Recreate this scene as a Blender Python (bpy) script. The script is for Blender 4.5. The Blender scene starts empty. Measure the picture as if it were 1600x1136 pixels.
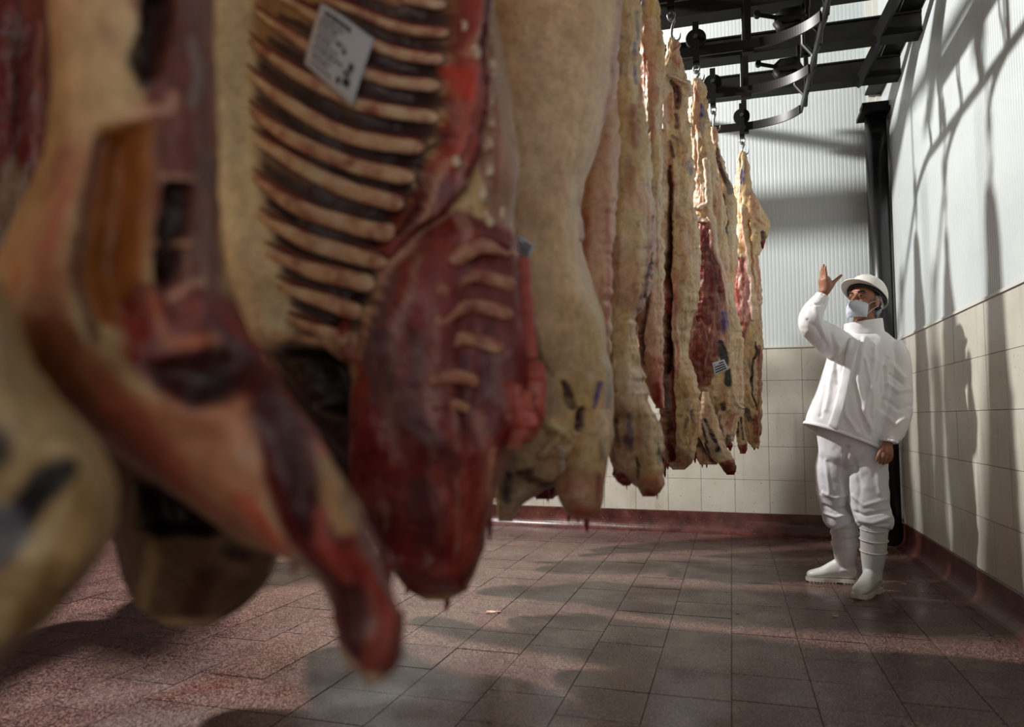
import bpy, math, random
import numpy as np
from mathutils import Vector

# ------------------------------------------------------------------ camera, world, sun, exposure
SC = bpy.context.scene
COL = SC.collection
FPX, CX, CY, HCAM, HZ = 1166.0, 800.0, 568.0, 1.0, 654.0
YAW = math.atan(342 / FPX)
PITCH = math.atan((HZ - CY) / FPX)
Fw = np.array([-math.sin(YAW) * math.cos(PITCH), math.cos(YAW) * math.cos(PITCH), math.sin(PITCH)])
Rt = np.array([math.cos(YAW), math.sin(YAW), 0.0])
Up = np.cross(Rt, Fw)
Gd = np.array([-math.sin(YAW), math.cos(YAW), 0.0])
CAMP = np.array([0, 0, HCAM])

cam_data = bpy.data.cameras.new('camera')
cam = bpy.data.objects.new('camera', cam_data)
COL.objects.link(cam)
cam.location = (0, 0, HCAM)
cam.rotation_euler = (math.pi / 2 + PITCH, 0, YAW)
cam_data.sensor_width = 36
cam_data.lens = 36 * FPX / 1600
cam_data.clip_start = 0.05
cam_data.dof.use_dof = True
cam_data.dof.focus_distance = 4.5
cam_data.dof.aperture_fstop = 1.9
SC.camera = cam

world = bpy.data.worlds.new('world')
SC.world = world
world.use_nodes = True
bg = world.node_tree.nodes['Background']
bg.inputs[0].default_value = (0.80, 0.90, 1.0, 1)
bg.inputs[1].default_value = 0.02

# one strong floodlight high on the left, the hard light of the room
LAMP_POS = Vector((-3.5, 4.0, 4.6))
lamp_data = bpy.data.lights.new('flood_light', 'SPOT')
lamp = bpy.data.objects.new('flood_light', lamp_data)
COL.objects.link(lamp)
lamp.location = LAMP_POS
lamp.rotation_euler = (Vector((1.0, 4.0, 0.6)) - LAMP_POS).to_track_quat('-Z', 'Y').to_euler()
lamp_data.spot_size = math.radians(165)
lamp_data.spot_blend = 0.3
lamp_data.shadow_soft_size = 0.11
lamp_data.energy = 1650
lamp_data.color = (1.0, 0.975, 0.94)

# added soft fill lamp behind the camera, brightens the near sides of meat
front_fill_data = bpy.data.lights.new('front_fill_light', 'AREA')
front_fill = bpy.data.objects.new('front_fill_light', front_fill_data)
COL.objects.link(front_fill)
front_fill.location = (0.3, -2.4, 1.5)
front_fill.rotation_euler = (math.radians(90), 0, 0)
front_fill_data.shape = 'RECTANGLE'
front_fill_data.size = 2.4
front_fill_data.size_y = 2.4
front_fill_data.energy = 31
front_fill_data.color = (1.0, 0.955, 0.90)

SC.view_settings.view_transform = 'Standard'
SC.view_settings.look = 'None'
SC.view_settings.exposure = 0.0
SC.view_settings.gamma = 1.0
SC.view_settings.use_curve_mapping = False

# ------------------------------------------------------------------ helpers
RNG = np.random.RandomState(7)


def ray(x, y):
    return Fw + Rt * ((x - CX) / FPX) + Up * ((CY - y) / FPX)


def at(x, y, d):
    r = ray(x, y)
    return CAMP + r * (d / (r @ Gd))


def hit(x, y, axis, val):
    r = ray(x, y)
    return CAMP + r * ((val - CAMP[axis]) / r[axis])


def at_many(px, py, d):
    r = Fw[None] + Rt[None] * ((px - CX) / FPX)[:, None] + Up[None] * ((CY - py) / FPX)[:, None]
    return CAMP + r * (d / (r @ Gd))[:, None]


def srgb(r, g, b):
    c = np.array([r, g, b], float) / 255
    return tuple(np.where(c <= 0.04045, c / 12.92, ((c + 0.055) / 1.055) ** 2.4))


def _h(i, j, k, seed):
    n = (i.astype(np.int64) * 374761393 + j.astype(np.int64) * 668265263 + k.astype(np.int64) * 2147483647 + seed * 974634777) & 0xffffffff
    n = ((n ^ (n >> 13)) * 1274126177) & 0xffffffff
    n = ((n ^ (n >> 16)) * 2246822519) & 0xffffffff
    return ((n ^ (n >> 15)) & 0xffff) / 32767.5 - 1


def vnoise(x, y, z=0.0, seed=0):
    x = np.asarray(x, float); y = np.asarray(y, float); z = np.zeros_like(x) + z
    i, j, k = np.floor(x), np.floor(y), np.floor(z)
    fx, fy, fz = x - i, y - j, z - k
    fx, fy, fz = [t * t * (3 - 2 * t) for t in (fx, fy, fz)]
    o = 0
    for a in (0, 1):
        for b in (0, 1):
            for c in (0, 1):
                o = o + _h(i + a, j + b, k + c, seed) * (fx if a else 1 - fx) * (fy if b else 1 - fy) * (fz if c else 1 - fz)
    return o


def fbm(x, y, z=0.0, seed=0, oct=4):
    o, a, s = 0, 0.5, 1.0
    for q in range(oct):
        o = o + a * vnoise(np.asarray(x) * s, np.asarray(y) * s, np.asarray(z) * s, seed + q)
        a *= 0.5; s *= 2.03
    return o


def sstep(a, b, x):
    t = np.clip((x - a) / (b - a), 0, 1)
    return t * t * (3 - 2 * t)


def tag(o, label=None, cat=None, group=None, kind=None):
    if label: o['label'] = label
    if cat: o['category'] = cat
    if group: o['group'] = group
    if kind: o['kind'] = kind
    return o


def mesh_obj(name, verts, faces, mat=None, parent=None, origin=None, smooth=False, col=None):
    me = bpy.data.meshes.new(name)
    v = np.asarray(verts, float)
    if origin is None and parent is not None:
        origin = np.array(parent['_o']) if '_o' in parent else np.array(parent.location)
    if origin is None:
        origin = np.zeros(3)
    origin = np.asarray(origin, float)
    me.from_pydata((v - origin).tolist(), [], faces if isinstance(faces, list) else faces.tolist())
    me.update()
    if smooth:
        me.polygons.foreach_set('use_smooth', [True] * len(me.polygons))
    if col is not None:
        a = me.color_attributes.new('Col', 'FLOAT_COLOR', 'POINT')
        c = np.ones((len(v), 4), np.float32)
        c[:, :col.shape[1]] = col
        a.data.foreach_set('color', c.ravel())
    if mat: me.materials.append(mat)
    o = bpy.data.objects.new(name, me)
    COL.objects.link(o)
    if parent is not None:
        o.parent = parent
        # children of an empty or mesh placed at `origin`
    else:
        o.location = origin
    return o


def empty(name, loc):
    o = bpy.data.objects.new(name, None)
    COL.objects.link(o)
    o.location = loc
    o.empty_display_size = 0.1
    return o


BOXF = [[0, 3, 2, 1], [4, 5, 6, 7], [0, 1, 5, 4], [1, 2, 6, 5], [2, 3, 7, 6], [3, 0, 4, 7]]


class MB:
    def __init__(s): s.v = []; s.f = []
    def add(s, v, f):
        n = len(s.v)
        s.v += [tuple(p) for p in v]
        s.f += [[i + n for i in q] for q in f]
        return s
    def box(s, a, b):
        x0, y0, z0 = a; x1, y1, z1 = b
        return s.add([(x0, y0, z0), (x1, y0, z0), (x1, y1, z0), (x0, y1, z0), (x0, y0, z1), (x1, y0, z1), (x1, y1, z1), (x0, y1, z1)], BOXF)
    def tube(s, path, rad, m=10, ref=None, cap=True, rect=False, ends=None):
        v, f = loft(path, rad, m, ref, cap, rect)
        return s.add(v, f)
    def build(s, name, mat, parent=None, origin=None, smooth=False):
        return mesh_obj(name, s.v, s.f, mat, parent, origin, smooth)


def loft(path, rad, m=10, ref=None, cap=True, rect=False):
    """rings of radius (a along side, b along ref) swept along a path"""
    P = np.asarray(path, float)
    n = len(P)
    if np.isscalar(rad): rad = [rad] * n
    rad = [(r, r) if np.isscalar(r) else r for r in rad]
    V = []
    T = np.gradient(P, axis=0)
    T /= np.linalg.norm(T, axis=1)[:, None] + 1e-12
    ref = np.array(ref if ref is not None else (0.31, 0.9, 0.27), float)
    for i in range(n):
        t = T[i]
        side = np.cross(t, ref); side /= np.linalg.norm(side) + 1e-12
        nn = np.cross(side, t)
        if rect:
            q = [(-1, -1), (1, -1), (1, 1), (-1, 1)]
            for a, b in q: V.append(P[i] + side * a * rad[i][0] + nn * b * rad[i][1])
        else:
            for k in range(m):
                th = 2 * math.pi * k / m
                V.append(P[i] + side * math.cos(th) * rad[i][0] + nn * math.sin(th) * rad[i][1])
        ref = nn if True else ref
    if rect: m = 4
    F = []
    for i in range(n - 1):
        for k in range(m):
            k2 = (k + 1) % m
            F.append([i * m + k, i * m + k2, (i + 1) * m + k2, (i + 1) * m + k])
    if cap:
        F.append(list(range(m))[::-1]); F.append([(n - 1) * m + k for k in range(m)])
    return V, F


def cr(pts, n):
    """Catmull-Rom resample of a polyline (any dimension)"""
    P = np.asarray(pts, float)
    t = np.linspace(0, len(P) - 1, n)
    i = np.clip(np.floor(t).astype(int), 0, len(P) - 2)
    u = (t - i)[:, None]
    p0 = P[np.clip(i - 1, 0, None)]; p1 = P[i]; p2 = P[i + 1]; p3 = P[np.clip(i + 2, None, len(P) - 1)]
    return 0.5 * (2 * p1 + (p2 - p0) * u + (2 * p0 - 5 * p1 + 4 * p2 - p3) * u ** 2 + (3 * p1 - p0 - 3 * p2 + p3) * u ** 3)


# ------------------------------------------------------------------ materials
def new_mat(name, color=(0.5, 0.5, 0.5), rough=0.5, metal=0.0, spec=0.5):
    m = bpy.data.materials.new(name)
    m.use_nodes = True
    b = m.node_tree.nodes['Principled BSDF']
    b.inputs['Base Color'].default_value = (*color, 1)
    b.inputs['Roughness'].default_value = rough
    b.inputs['Metallic'].default_value = metal
    b.inputs['Specular IOR Level'].default_value = spec
    return m, m.node_tree, b


def N(nt, kind, **kw):
    n = nt.nodes.new(kind)
    for k, v in kw.items():
        if k.startswith('i_'):
            n.inputs[k[2:].replace('_', ' ')].default_value = v
        else:
            setattr(n, k, v)
    return n


def noise_node(nt, scale, detail=4, vec=None, rough=0.55):
    n = N(nt, 'ShaderNodeTexNoise')
    n.inputs['Scale'].default_value = scale
    n.inputs['Detail'].default_value = detail
    n.inputs['Roughness'].default_value = rough
    if vec is not None: nt.links.new(vec, n.inputs['Vector'])
    return n


def ramp(nt, fac, stops):
    r = N(nt, 'ShaderNodeValToRGB')
    el = r.color_ramp.elements
    while len(el) < len(stops): el.new(0.5)
    for e, (p, c) in zip(el, stops):
        e.position = p
        e.color = (*c, 1) if len(c) == 3 else c
    nt.links.new(fac, r.inputs[0])
    return r


def mix(nt, a, b, fac, mode='MIX'):
    m = N(nt, 'ShaderNodeMix', data_type='RGBA', blend_type=mode)
    for s, v in (('Factor', fac), ('A', a), ('B', b)):
        idx = {'Factor': 0, 'A': 6, 'B': 7}[s]
        if hasattr(v, 'is_linked') or isinstance(v, bpy.types.NodeSocket): nt.links.new(v, m.inputs[idx])
        elif isinstance(v, (int, float)): m.inputs[idx].default_value = v
        else: m.inputs[idx].default_value = (*v, 1)
    return m.outputs[2]


def bump(nt, b, height, strength, dist=0.01):
    n = N(nt, 'ShaderNodeBump')
    n.inputs['Strength'].default_value = strength
    n.inputs['Distance'].default_value = dist
    nt.links.new(height, n.inputs['Height'])
    nt.links.new(n.outputs[0], b.inputs['Normal'])
    return n


def gpos(nt):
    return N(nt, 'ShaderNodeNewGeometry').outputs['Position']


# wall tiles: aged cream glaze, grimy streaks
M_TILE, nt, b = new_mat('wall_tile', srgb(214, 208, 190), 0.32)
g = gpos(nt)
n1 = noise_node(nt, 2.2, 5, g); n2 = noise_node(nt, 60, 3, g)
mp = N(nt, 'ShaderNodeMapping'); mp.inputs['Scale'].default_value = (9, 9, 0.9); nt.links.new(g, mp.inputs[0])
n3 = noise_node(nt, 1.6, 4, mp.outputs[0])
c1 = ramp(nt, n1.outputs[0], [(0.3, srgb(184, 180, 166)), (0.7, srgb(208, 206, 194))])
c2 = mix(nt, c1.outputs[0], srgb(150, 132, 108), ramp(nt, n3.outputs[0], [(0.55, (0, 0, 0)), (0.8, (0.5, 0.5, 0.5))]).outputs[0])
sp = ramp(nt, n2.outputs[0], [(0.26, (1, 1, 1)), (0.33, (0, 0, 0))])
c3 = mix(nt, c2, srgb(110, 92, 72), sp.outputs[0])
nt.links.new(c3, b.inputs['Base Color'])
bump(nt, b, n1.outputs[0], 0.25, 0.01)
M_GROUT, nt, b = new_mat('grout', srgb(150, 140, 120), 0.9)
M_PANEL, nt, b = new_mat('wall_panel', srgb(226, 234, 238), 0.38)
g = gpos(nt); n1 = noise_node(nt, 1.4, 4, g)
nt.links.new(ramp(nt, n1.outputs[0], [(0.3, srgb(190, 197, 198)), (0.7, srgb(206, 212, 212))]).outputs[0], b.inputs['Base Color'])
M_TRIM, nt, b = new_mat('white_trim', srgb(208, 208, 200), 0.4)
M_COVE, nt, b = new_mat('red_painted_curb', srgb(104, 48, 42), 0.35)
g = gpos(nt); n1 = noise_node(nt, 7, 6, g); n2 = noise_node(nt, 45, 4, g)
c1 = ramp(nt, n1.outputs[0], [(0.35, srgb(62, 30, 27)), (0.65, srgb(98, 54, 48))])
c2 = mix(nt, c1.outputs[0], srgb(140, 104, 92), ramp(nt, n2.outputs[0], [(0.62, (0, 0, 0)), (0.72, (0.6, 0.6, 0.6))]).outputs[0])
nt.links.new(c2, b.inputs['Base Color'])
bump(nt, b, n2.outputs[0], 0.3, 0.004)

# red terrazzo floor tile, wet, with blood
M_FLOOR, nt, b = new_mat('terrazzo_floor_tile', srgb(120, 80, 72), 0.25, 0, 0.35)
g = gpos(nt)
obi = N(nt, 'ShaderNodeObjectInfo')
v = N(nt, 'ShaderNodeTexVoronoi'); v.inputs['Scale'].default_value = 210; nt.links.new(g, v.inputs['Vector'])
c1 = ramp(nt, v.outputs['Color'], [(0.1, srgb(36, 21, 20)), (0.45, srgb(67, 43, 39)), (0.8, srgb(142, 114, 107))])
vr = ramp(nt, obi.outputs['Random'], [(0, (0.80, 0.78, 0.78)), (1, (1.04, 1.0, 0.98))])
c2 = mix(nt, c1.outputs[0], vr.outputs[0], 1.0, 'MULTIPLY')
n1 = noise_node(nt, 1.3, 5, g)
c3 = mix(nt, c2, srgb(66, 42, 37), ramp(nt, n1.outputs[0], [(0.45, (0, 0, 0)), (0.75, (0.7, 0.7, 0.7))]).outputs[0])
mp = N(nt, 'ShaderNodeMapping'); mp.inputs['Scale'].default_value = (2.2, 0.9, 1); nt.links.new(g, mp.inputs[0])
n2 = noise_node(nt, 2.0, 6, mp.outputs[0], 0.65)
c4 = mix(nt, c3, srgb(84, 30, 22), ramp(nt, n2.outputs[0], [(0.60, (0, 0, 0)), (0.72, (0.5, 0.5, 0.5))]).outputs[0])
n6 = noise_node(nt, 17, 2, g)
c4 = mix(nt, c4, srgb(70, 10, 10), ramp(nt, n6.outputs[0], [(0.72, (0, 0, 0)), (0.735, (0.9, 0.9, 0.9))]).outputs[0])
nt.links.new(c4, b.inputs['Base Color'])
n4 = noise_node(nt, 3.0, 4, g)
rr = ramp(nt, n4.outputs[0], [(0.35, (0.2, 0.2, 0.2)), (0.65, (0.42, 0.42, 0.42))])
nt.links.new(rr.outputs[0], b.inputs['Roughness'])
n5 = noise_node(nt, 26, 3, g)
bump(nt, b, n5.outputs[0], 0.12, 0.004)
M_FGROUT, _, _ = new_mat('floor_grout', srgb(52, 28, 24), 0.6)

M_STEEL, nt, b = new_mat('dark_painted_steel', srgb(38, 36, 35), 0.55, 0.0, 0.25)
g = gpos(nt); n1 = noise_node(nt, 9, 5, g)
nt.links.new(ramp(nt, n1.outputs[0], [(0.35, srgb(9, 9, 9)), (0.7, srgb(24, 22, 21))]).outputs[0], b.inputs['Base Color'])
M_RAIL, nt, b = new_mat('rail_steel', srgb(34, 32, 31), 0.42, 0.3)
M_COLUMN, nt, b = new_mat('glossy_black_column', srgb(22, 22, 22), 0.32, 0.0, 0.6)
M_CHROME, nt, b = new_mat('worn_hook_steel', srgb(150, 148, 145), 0.3, 0.9)
M_CEIL, nt, b = new_mat('dark_ceiling', srgb(60, 58, 56), 0.7)

# carcass flesh, coloured per vertex; alpha holds wetness of the meat
M_FLESH, nt, b = new_mat('carcass_flesh', (0.5, 0.4, 0.3), 0.45)
ca = N(nt, 'ShaderNodeVertexColor'); ca.layer_name = 'Col'
tc = N(nt, 'ShaderNodeTexCoord')
n1 = noise_node(nt, 55, 5, tc.outputs['Object'], 0.65)
n2 = noise_node(nt, 14, 4, tc.outputs['Object'])
cc = mix(nt, ca.outputs[0], ramp(nt, n1.outputs[0], [(0.25, (0.72, 0.66, 0.62)), (0.6, (1.06, 1.04, 1.02))]).outputs[0], 1.0, 'MULTIPLY')
cc = mix(nt, cc, ramp(nt, n2.outputs[0], [(0.3, (0.85, 0.80, 0.76)), (0.6, (1.05, 1.04, 1.03))]).outputs[0], 1.0, 'MULTIPLY')
nt.links.new(cc, b.inputs['Base Color'])
nt.links.new(ramp(nt, n1.outputs[0], [(0.3, (0.30, 0.30, 0.30)), (0.7, (0.52, 0.52, 0.52))]).outputs[0], b.inputs['Roughness'])
b.inputs['Subsurface Weight'].default_value = 0.0
bump(nt, b, n1.outputs[0], 0.35, 0.006)
M_BONE, nt, b = new_mat('bone', srgb(214, 190, 160), 0.4)
n1 = noise_node(nt, 70, 4, N(nt, 'ShaderNodeTexCoord').outputs['Object'])
nt.links.new(ramp(nt, n1.outputs[0], [(0.35, srgb(170, 104, 86)), (0.6, srgb(222, 204, 176))]).outputs[0], b.inputs['Base Color'])
M_BLOOD, nt, b = new_mat('raw_meat', srgb(120, 26, 24), 0.28)
n1 = noise_node(nt, 60, 4, N(nt, 'ShaderNodeTexCoord').outputs['Object'])
nt.links.new(ramp(nt, n1.outputs[0], [(0.3, srgb(74, 14, 16)), (0.7, srgb(158, 48, 42))]).outputs[0], b.inputs['Base Color'])
M_PAPER, nt, b = new_mat('label_paper', srgb(206, 208, 218), 0.6)
M_INK, _, _ = new_mat('label_ink', srgb(52, 52, 62), 0.7)

# ------------------------------------------------------------------ room shell
XR, YB = 1.30, 6.90          # faces of the right and the back wall
T = 0.288
ZB, ZT = 0.18, 1.62          # tiled zone
ZC = 4.9
XL, YF = -5.0, -2.5


def structure(o): o['kind'] = 'structure'; return o


# floor: grout bed with single tiles
floor = structure(MB().box((XL, YF, -0.06), (XR + .1, YB + .1, -0.004)).build('floor', M_FGROUT))
rnd = random.Random(3)


def proj(p):
    v_ = np.array(p) - CAMP
    z = v_ @ Fw
    if z < 0.2: return None
    return CX + FPX * (v_ @ Rt) / z, CY - FPX * (v_ @ Up) / z


tm = None
rest = MB()
ntile = 0
cells = []
x = -0.02
xs = [-0.02 + T * i for i in range(-18, 5)]
for ix, x0 in enumerate(xs):
    off = -0.02 if ix in (16, 17) else (0.0 if ix % 5 else 0.14)
    for j in range(-10, 25):
        y0 = 2.565 + T * (j - 9) + off
        if x0 + T > XR + 0.05 and x0 > XR: continue
        if y0 > YB: continue
        q = proj((x0 + T / 2, y0 + T / 2, 0))
        vis = q is not None and -60 < q[0] < 1660 and q[1] < 1190
        cells.append((0 if vis else 1, (x0 ** 2 + y0 ** 2), x0, y0))
cells.sort()
for vis, dd, x0, y0 in cells:
    x1, y1 = min(x0 + T, XR), min(y0 + T, YB)
    w_, l_ = x1 - x0, y1 - y0
    if w_ < 0.02 or l_ < 0.02: continue
    if vis == 0 and ntile < 300:
        if abs(w_ - T) < 1e-4 and abs(l_ - T) < 1e-4:
            if tm is None:
                o = MB().box((0.002, 0.002, -0.012), (T - 0.002, T - 0.002, 0)).build('tile', M_FLOOR)
                o.parent = floor; tm = o.data
                bev = None
            else:
                o = bpy.data.objects.new('tile', tm); COL.objects.link(o); o.parent = floor
        else:
            o = MB().box((0.002, 0.002, -0.012), (w_ - 0.002, l_ - 0.002, 0)).build('tile', M_FLOOR); o.parent = floor
        o.location = (x0, y0, rnd.uniform(-.0012, 0))
        o.rotation_euler = (rnd.uniform(-.003, .003), rnd.uniform(-.003, .003), 0)
        ntile += 1
    else:
        rest.box((x0 + 0.002, y0 + 0.002, -0.012), (x1 - 0.002, y1 - 0.002, 0))
o = rest.build('outer_tiles', M_FLOOR, floor); o['kind'] = 'stuff'

# walls
wall_back = structure(MB().box((XL, YB, 0), (XR + .2, YB + .15, ZC)).build('wall_back', M_GROUT))
wall_right = structure(MB().box((XR, YF, 0), (XR + .15, YB, ZC)).build('wall_right', M_GROUT))
tmesh = {}
for wall, axis in ((wall_back, 0), (wall_right, 1)):
    lo = -3.4 if axis == 0 else 0.9
    # back wall: a joint stands at x = 0.31 ; right wall: joints from the corner
    start = 0.305 if axis == 0 else 6.75
    ks = range(-13, 4) if axis == 0 else range(-20, 1)
    for k in ks:
        a0 = start + T * k
        a1 = min(a0 + T, (XR if axis == 0 else YB))
        if a1 - a0 < 0.02: continue
        for r in range(5):
            z0 = ZB + r * T
            dz = rnd.uniform(0.0, 0.002)
            th = 0.011
            if axis == 0:
                key = ('b', round(a1 - a0, 3))
                if key not in tmesh:
                    t_ = MB().box((0.0015, -th, 0.0015), (a1 - a0 - 0.0015, 0, T - 0.0015)).build('tile', M_TILE)
                    tmesh[key] = t_.data; o = t_
                else:
                    o = bpy.data.objects.new('tile', tmesh[key]); COL.objects.link(o)
                o.location = (a0, YB - dz, z0)
            else:
                key = ('r', round(a1 - a0, 3))
                if key not in tmesh:
                    t_ = MB().box((-th, 0.0015, 0.0015), (0, a1 - a0 - 0.0015, T - 0.0015)).build('tile', M_TILE)
                    tmesh[key] = t_.data; o = t_
                else:
                    o = bpy.data.objects.new('tile', tmesh[key]); COL.objects.link(o)
                o.location = (XR - dz, a0, z0)
            o.parent = wall


# ribbed white cladding panels above the tiles
def cladding(a0, a1, axis, parent):
    mb = MB()
    pitch = 0.032
    pts = []
    a = a0
    while a < a1:
        pts += [(a, 0.012), (a + pitch * .62, 0.012), (a + pitch * .70, 0.0107), (a + pitch * .92, 0.0107)]
        a += pitch
    pts.append((a1, 0.012))
    v_ = []; f_ = []
    for k, (a, dpt) in enumerate(pts):
        for z in (ZT + 0.004, ZC):
            v_.append((a, YB - dpt, z) if axis == 0 else (XR - dpt, a, z))
        if k: f_.append([2 * k - 2, 2 * k, 2 * k + 1, 2 * k - 1])
    if axis == 1: f_ = [q[::-1] for q in f_]
    return mesh_obj('ribbed_panel', v_, f_, M_PANEL, parent)


cladding(-4.9, XR - 0.02, 0, wall_back)
cladding(-1.5, YB - 0.02, 1, wall_right)
structure(MB().box((XL, YB - .022, ZT - .004), (XR, YB, ZT + .012)).box((XR - .022, YF, ZT - .004), (XR, YB, ZT + .012)).build('trim_1', M_TRIM))
# corner profile and pipe chase beside the column
structure(MB().box((XR - .055, YB - .05, ZT), (XR, YB, ZC)).box((XR - .11, YB - .03, ZT), (XR - .05, YB, ZC)).build('trim_2', M_TRIM))


# coved red curb
def cove(name, axis, a0, a1):
    prof = []
    Wd, Hh = 0.085, ZB
    prof.append((0, Hh)); prof.append((0.014, Hh)); prof.append((0.02, Hh - 0.006))
    for k in range(9):
        t_ = k / 8 * math.pi / 2
        prof.append((0.02 + (Wd - 0.02) * (1 - math.cos(t_)), (Hh - 0.07) * (1 - math.sin(t_)) + 0.003))
    prof.append((Wd + .01, 0)); prof.append((0, 0))
    v_ = []; n = len(prof); m = 60; f_ = []
    for i in range(m):
        a = a0 + (a1 - a0) * i / (m - 1)
        for p_, z in prof:
            wob = 0.004 * math.sin(a * 7.3 + z * 20) if 0 < z < Hh - .01 else 0
            v_.append((a, YB - p_ - wob, z) if axis == 0 else (XR - p_ - wob, a, z))
        if i:
            for k in range(n - 1):
                q = [(i - 1) * n + k, (i - 1) * n + k + 1, i * n + k + 1, i * n + k]
                f_.append(q if axis == 0 else q[::-1])
    return structure(mesh_obj(name, v_, f_, M_COVE, smooth=False))


cove('baseboard_back', 0, XL, XR)
cove('baseboard_right', 1, YF, YB)
structure(MB().box((XL, YF, ZC), (XR + .15, YB + .15, ZC + .1)).build('ceiling', M_CEIL))

# column in the corner
colm = empty('steel_column', (1.195, 6.62, 0))
tag(colm, 'round dark steel column standing in the corner behind the worker', 'column')
MB().tube([(1.195, 6.62, 0.0), (1.195, 6.62, 3.50)], 0.083, 28).build('shaft', M_COLUMN, colm, smooth=True)
MB().box((1.07, 6.49, 3.50), (1.298, 6.75, 3.53)).build('cap_plate', M_STEEL, colm)
MB().box((1.09, 6.56, 3.53), (1.29, 6.70, 3.60)).build('bracket', M_STEEL, colm)


def ibeam_x(name, y, z0, h, w, x0, x1, label):
    mb = MB().box((x0, y, z0), (x1, y + w, z0 + .012)).box((x0, y, z0 + h - .012), (x1, y + w, z0 + h)).box((x0, y + .012, z0 + .012), (x1, y + .03, z0 + h - .012))
    o = mb.build(name, M_STEEL, origin=(x0, y, z0))
    return tag(o, label, 'beam', 'steel beams above the rails')


ibeam_x('steel_beam', 6.08, 3.60, 0.16, 0.14, -0.14, XR, 'dark steel cross beam highest over the back wall, nearest the column')
ibeam_x('steel_beam', 5.42, 3.60, 0.15, 0.14, -4.9, XR, 'dark steel cross beam second from the back wall')
ibeam_x('steel_beam', 4.78, 3.60, 0.17, 0.14, -0.66, XR, 'dark steel cross beam third from the back wall, cut by top of picture')
mb = MB().box((1.16, YF + .2, 3.775), (XR - .013, 6.85, 3.79)).box((1.16, YF + .2, 3.93), (XR - .013, 6.85, 3.95)).box((1.215, YF + .2, 3.79), (1.235, 6.85, 3.93))
tag(mb.build('edge_beam', M_STEEL, origin=(1.22, 3, 3.77)), 'dark steel beam running along the top of the right wall', 'beam')
# diagonal braces near the top right
for (y, lab) in ((5.75, 'short diagonal brace between cross beams beside the column top'), (5.1, 'short diagonal brace between cross beams, nearer the camera')):
    o = MB().tube([(1.0, y + .42, 3.60), (1.14, y - .28, 3.80)], 0.03, rect=True).build('diagonal_brace', M_STEEL, origin=(1.0, y, 3.6))
    tag(o, lab, 'brace')

# ------------------------------------------------------------------ overhead rails
ZRAIL = 3.05
ROWS = [5.37, 4.77, 4.17, 3.57, 2.97, 2.37, 1.77, 1.17, 0.57]
XJ = 0.50
rail_words = ['black hanging rail nearest the back wall with a curved end', 'black hanging rail second from the back wall, bearing a black wheel',
              'black hanging rail third from the back wall, bearing a wheel', 'black hanging rail fourth from the back wall, at top edge',
              'fifth hanging rail from the back wall, over the bright shank', 'sixth hanging rail from the back wall', 'seventh hanging rail from the back wall, over cream side',
              'hanging rail over the open rib cage', 'hanging rail nearest the camera']
for i, y in enumerate(ROWS):
    path = [(-4.6, y, ZRAIL), (-2.5, y, ZRAIL), (0.05, y, ZRAIL)]
    rr_ = 0.40
    for k in range(1, 29):
        t_ = k / 28 * 1.25
        path.append((0.10 + rr_ * math.sin(t_), y - rr_ * 0.75 * (1 - math.cos(t_)), ZRAIL))
    r_ = empty('overhead_rail', (0, y, ZRAIL))
    tag(r_, rail_words[i], 'rail', 'hanging rails')
    mesh_obj('rail_bar', *loft(path, [(0.006, 0.028)] * len(path), 4, ref=(0, 0, 1), rect=True), M_RAIL, r_)
    # hangers from the beams
    for j, hx in enumerate((0.13, -1.1, -2.4)):
        mbh = MB().box((hx - .018, y + .008, ZRAIL - .035), (hx + .018, y + .02, 3.62)).box((hx - .03, y - .012, ZRAIL - .045), (hx + .03, y + .03, ZRAIL - .02))
        mbh.build('hanger', M_STEEL, r_)
    if i in (0, 1, 2, 3):
        MB().tube([(0.10, y - .02, ZRAIL + .02), (0.10, y - .02, 3.18)], 0.004, 8).build('tie_rod', M_RAIL, r_)
# beams nearer the camera (their shadows fall on the right wall)
for k, y in enumerate((4.13, 3.48, 2.83, 2.2, 1.5)):
    ibeam_x('steel_beam', y, 3.60, 0.17, 0.14, -0.66, XR, 'dark steel cross beam number %s from the back wall' % ['four', 'five', 'six', 'seven', 'eight'][k])

# transfer rail running towards the camera
tr = empty('transfer_rail', (XJ, 3, ZRAIL))
tag(tr, 'dark rail running towards the camera that the curved rail ends meet', 'rail')
mesh_obj('rail_bar', *loft([(XJ - .012, 5.165, ZRAIL), (XJ, 3.0, ZRAIL), (XJ, -1.0, ZRAIL)], [(0.006, 0.028)] * 3, 4, ref=(0, 0, 1), rect=True), M_RAIL, tr)
for y in (4.9, 3.9, 2.9, 1.9):
    MB().box((XJ - .012, y, ZRAIL), (XJ + .012, y + .04, 3.62)).build('hanger', M_STEEL, tr)
MB().box((XJ - .03, -1.0, 3.30), (XJ + .03, 4.95, 3.43)).build('support_beam', M_STEEL, tr)
for y in (4.85, 3.5, 2.25): MB().box((XJ - .02, y, 3.43), (XJ + .02, y + .04, 3.60)).build('support_post', M_STEEL, tr)
tag(MB().box((-0.66, -1.0, 3.77), (-0.60, YB, 3.84)).build('girder', M_STEEL, origin=(-.63, 3, 3.77)), 'dark steel girder running away from the camera on top of the cross beams', 'beam')
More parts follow.
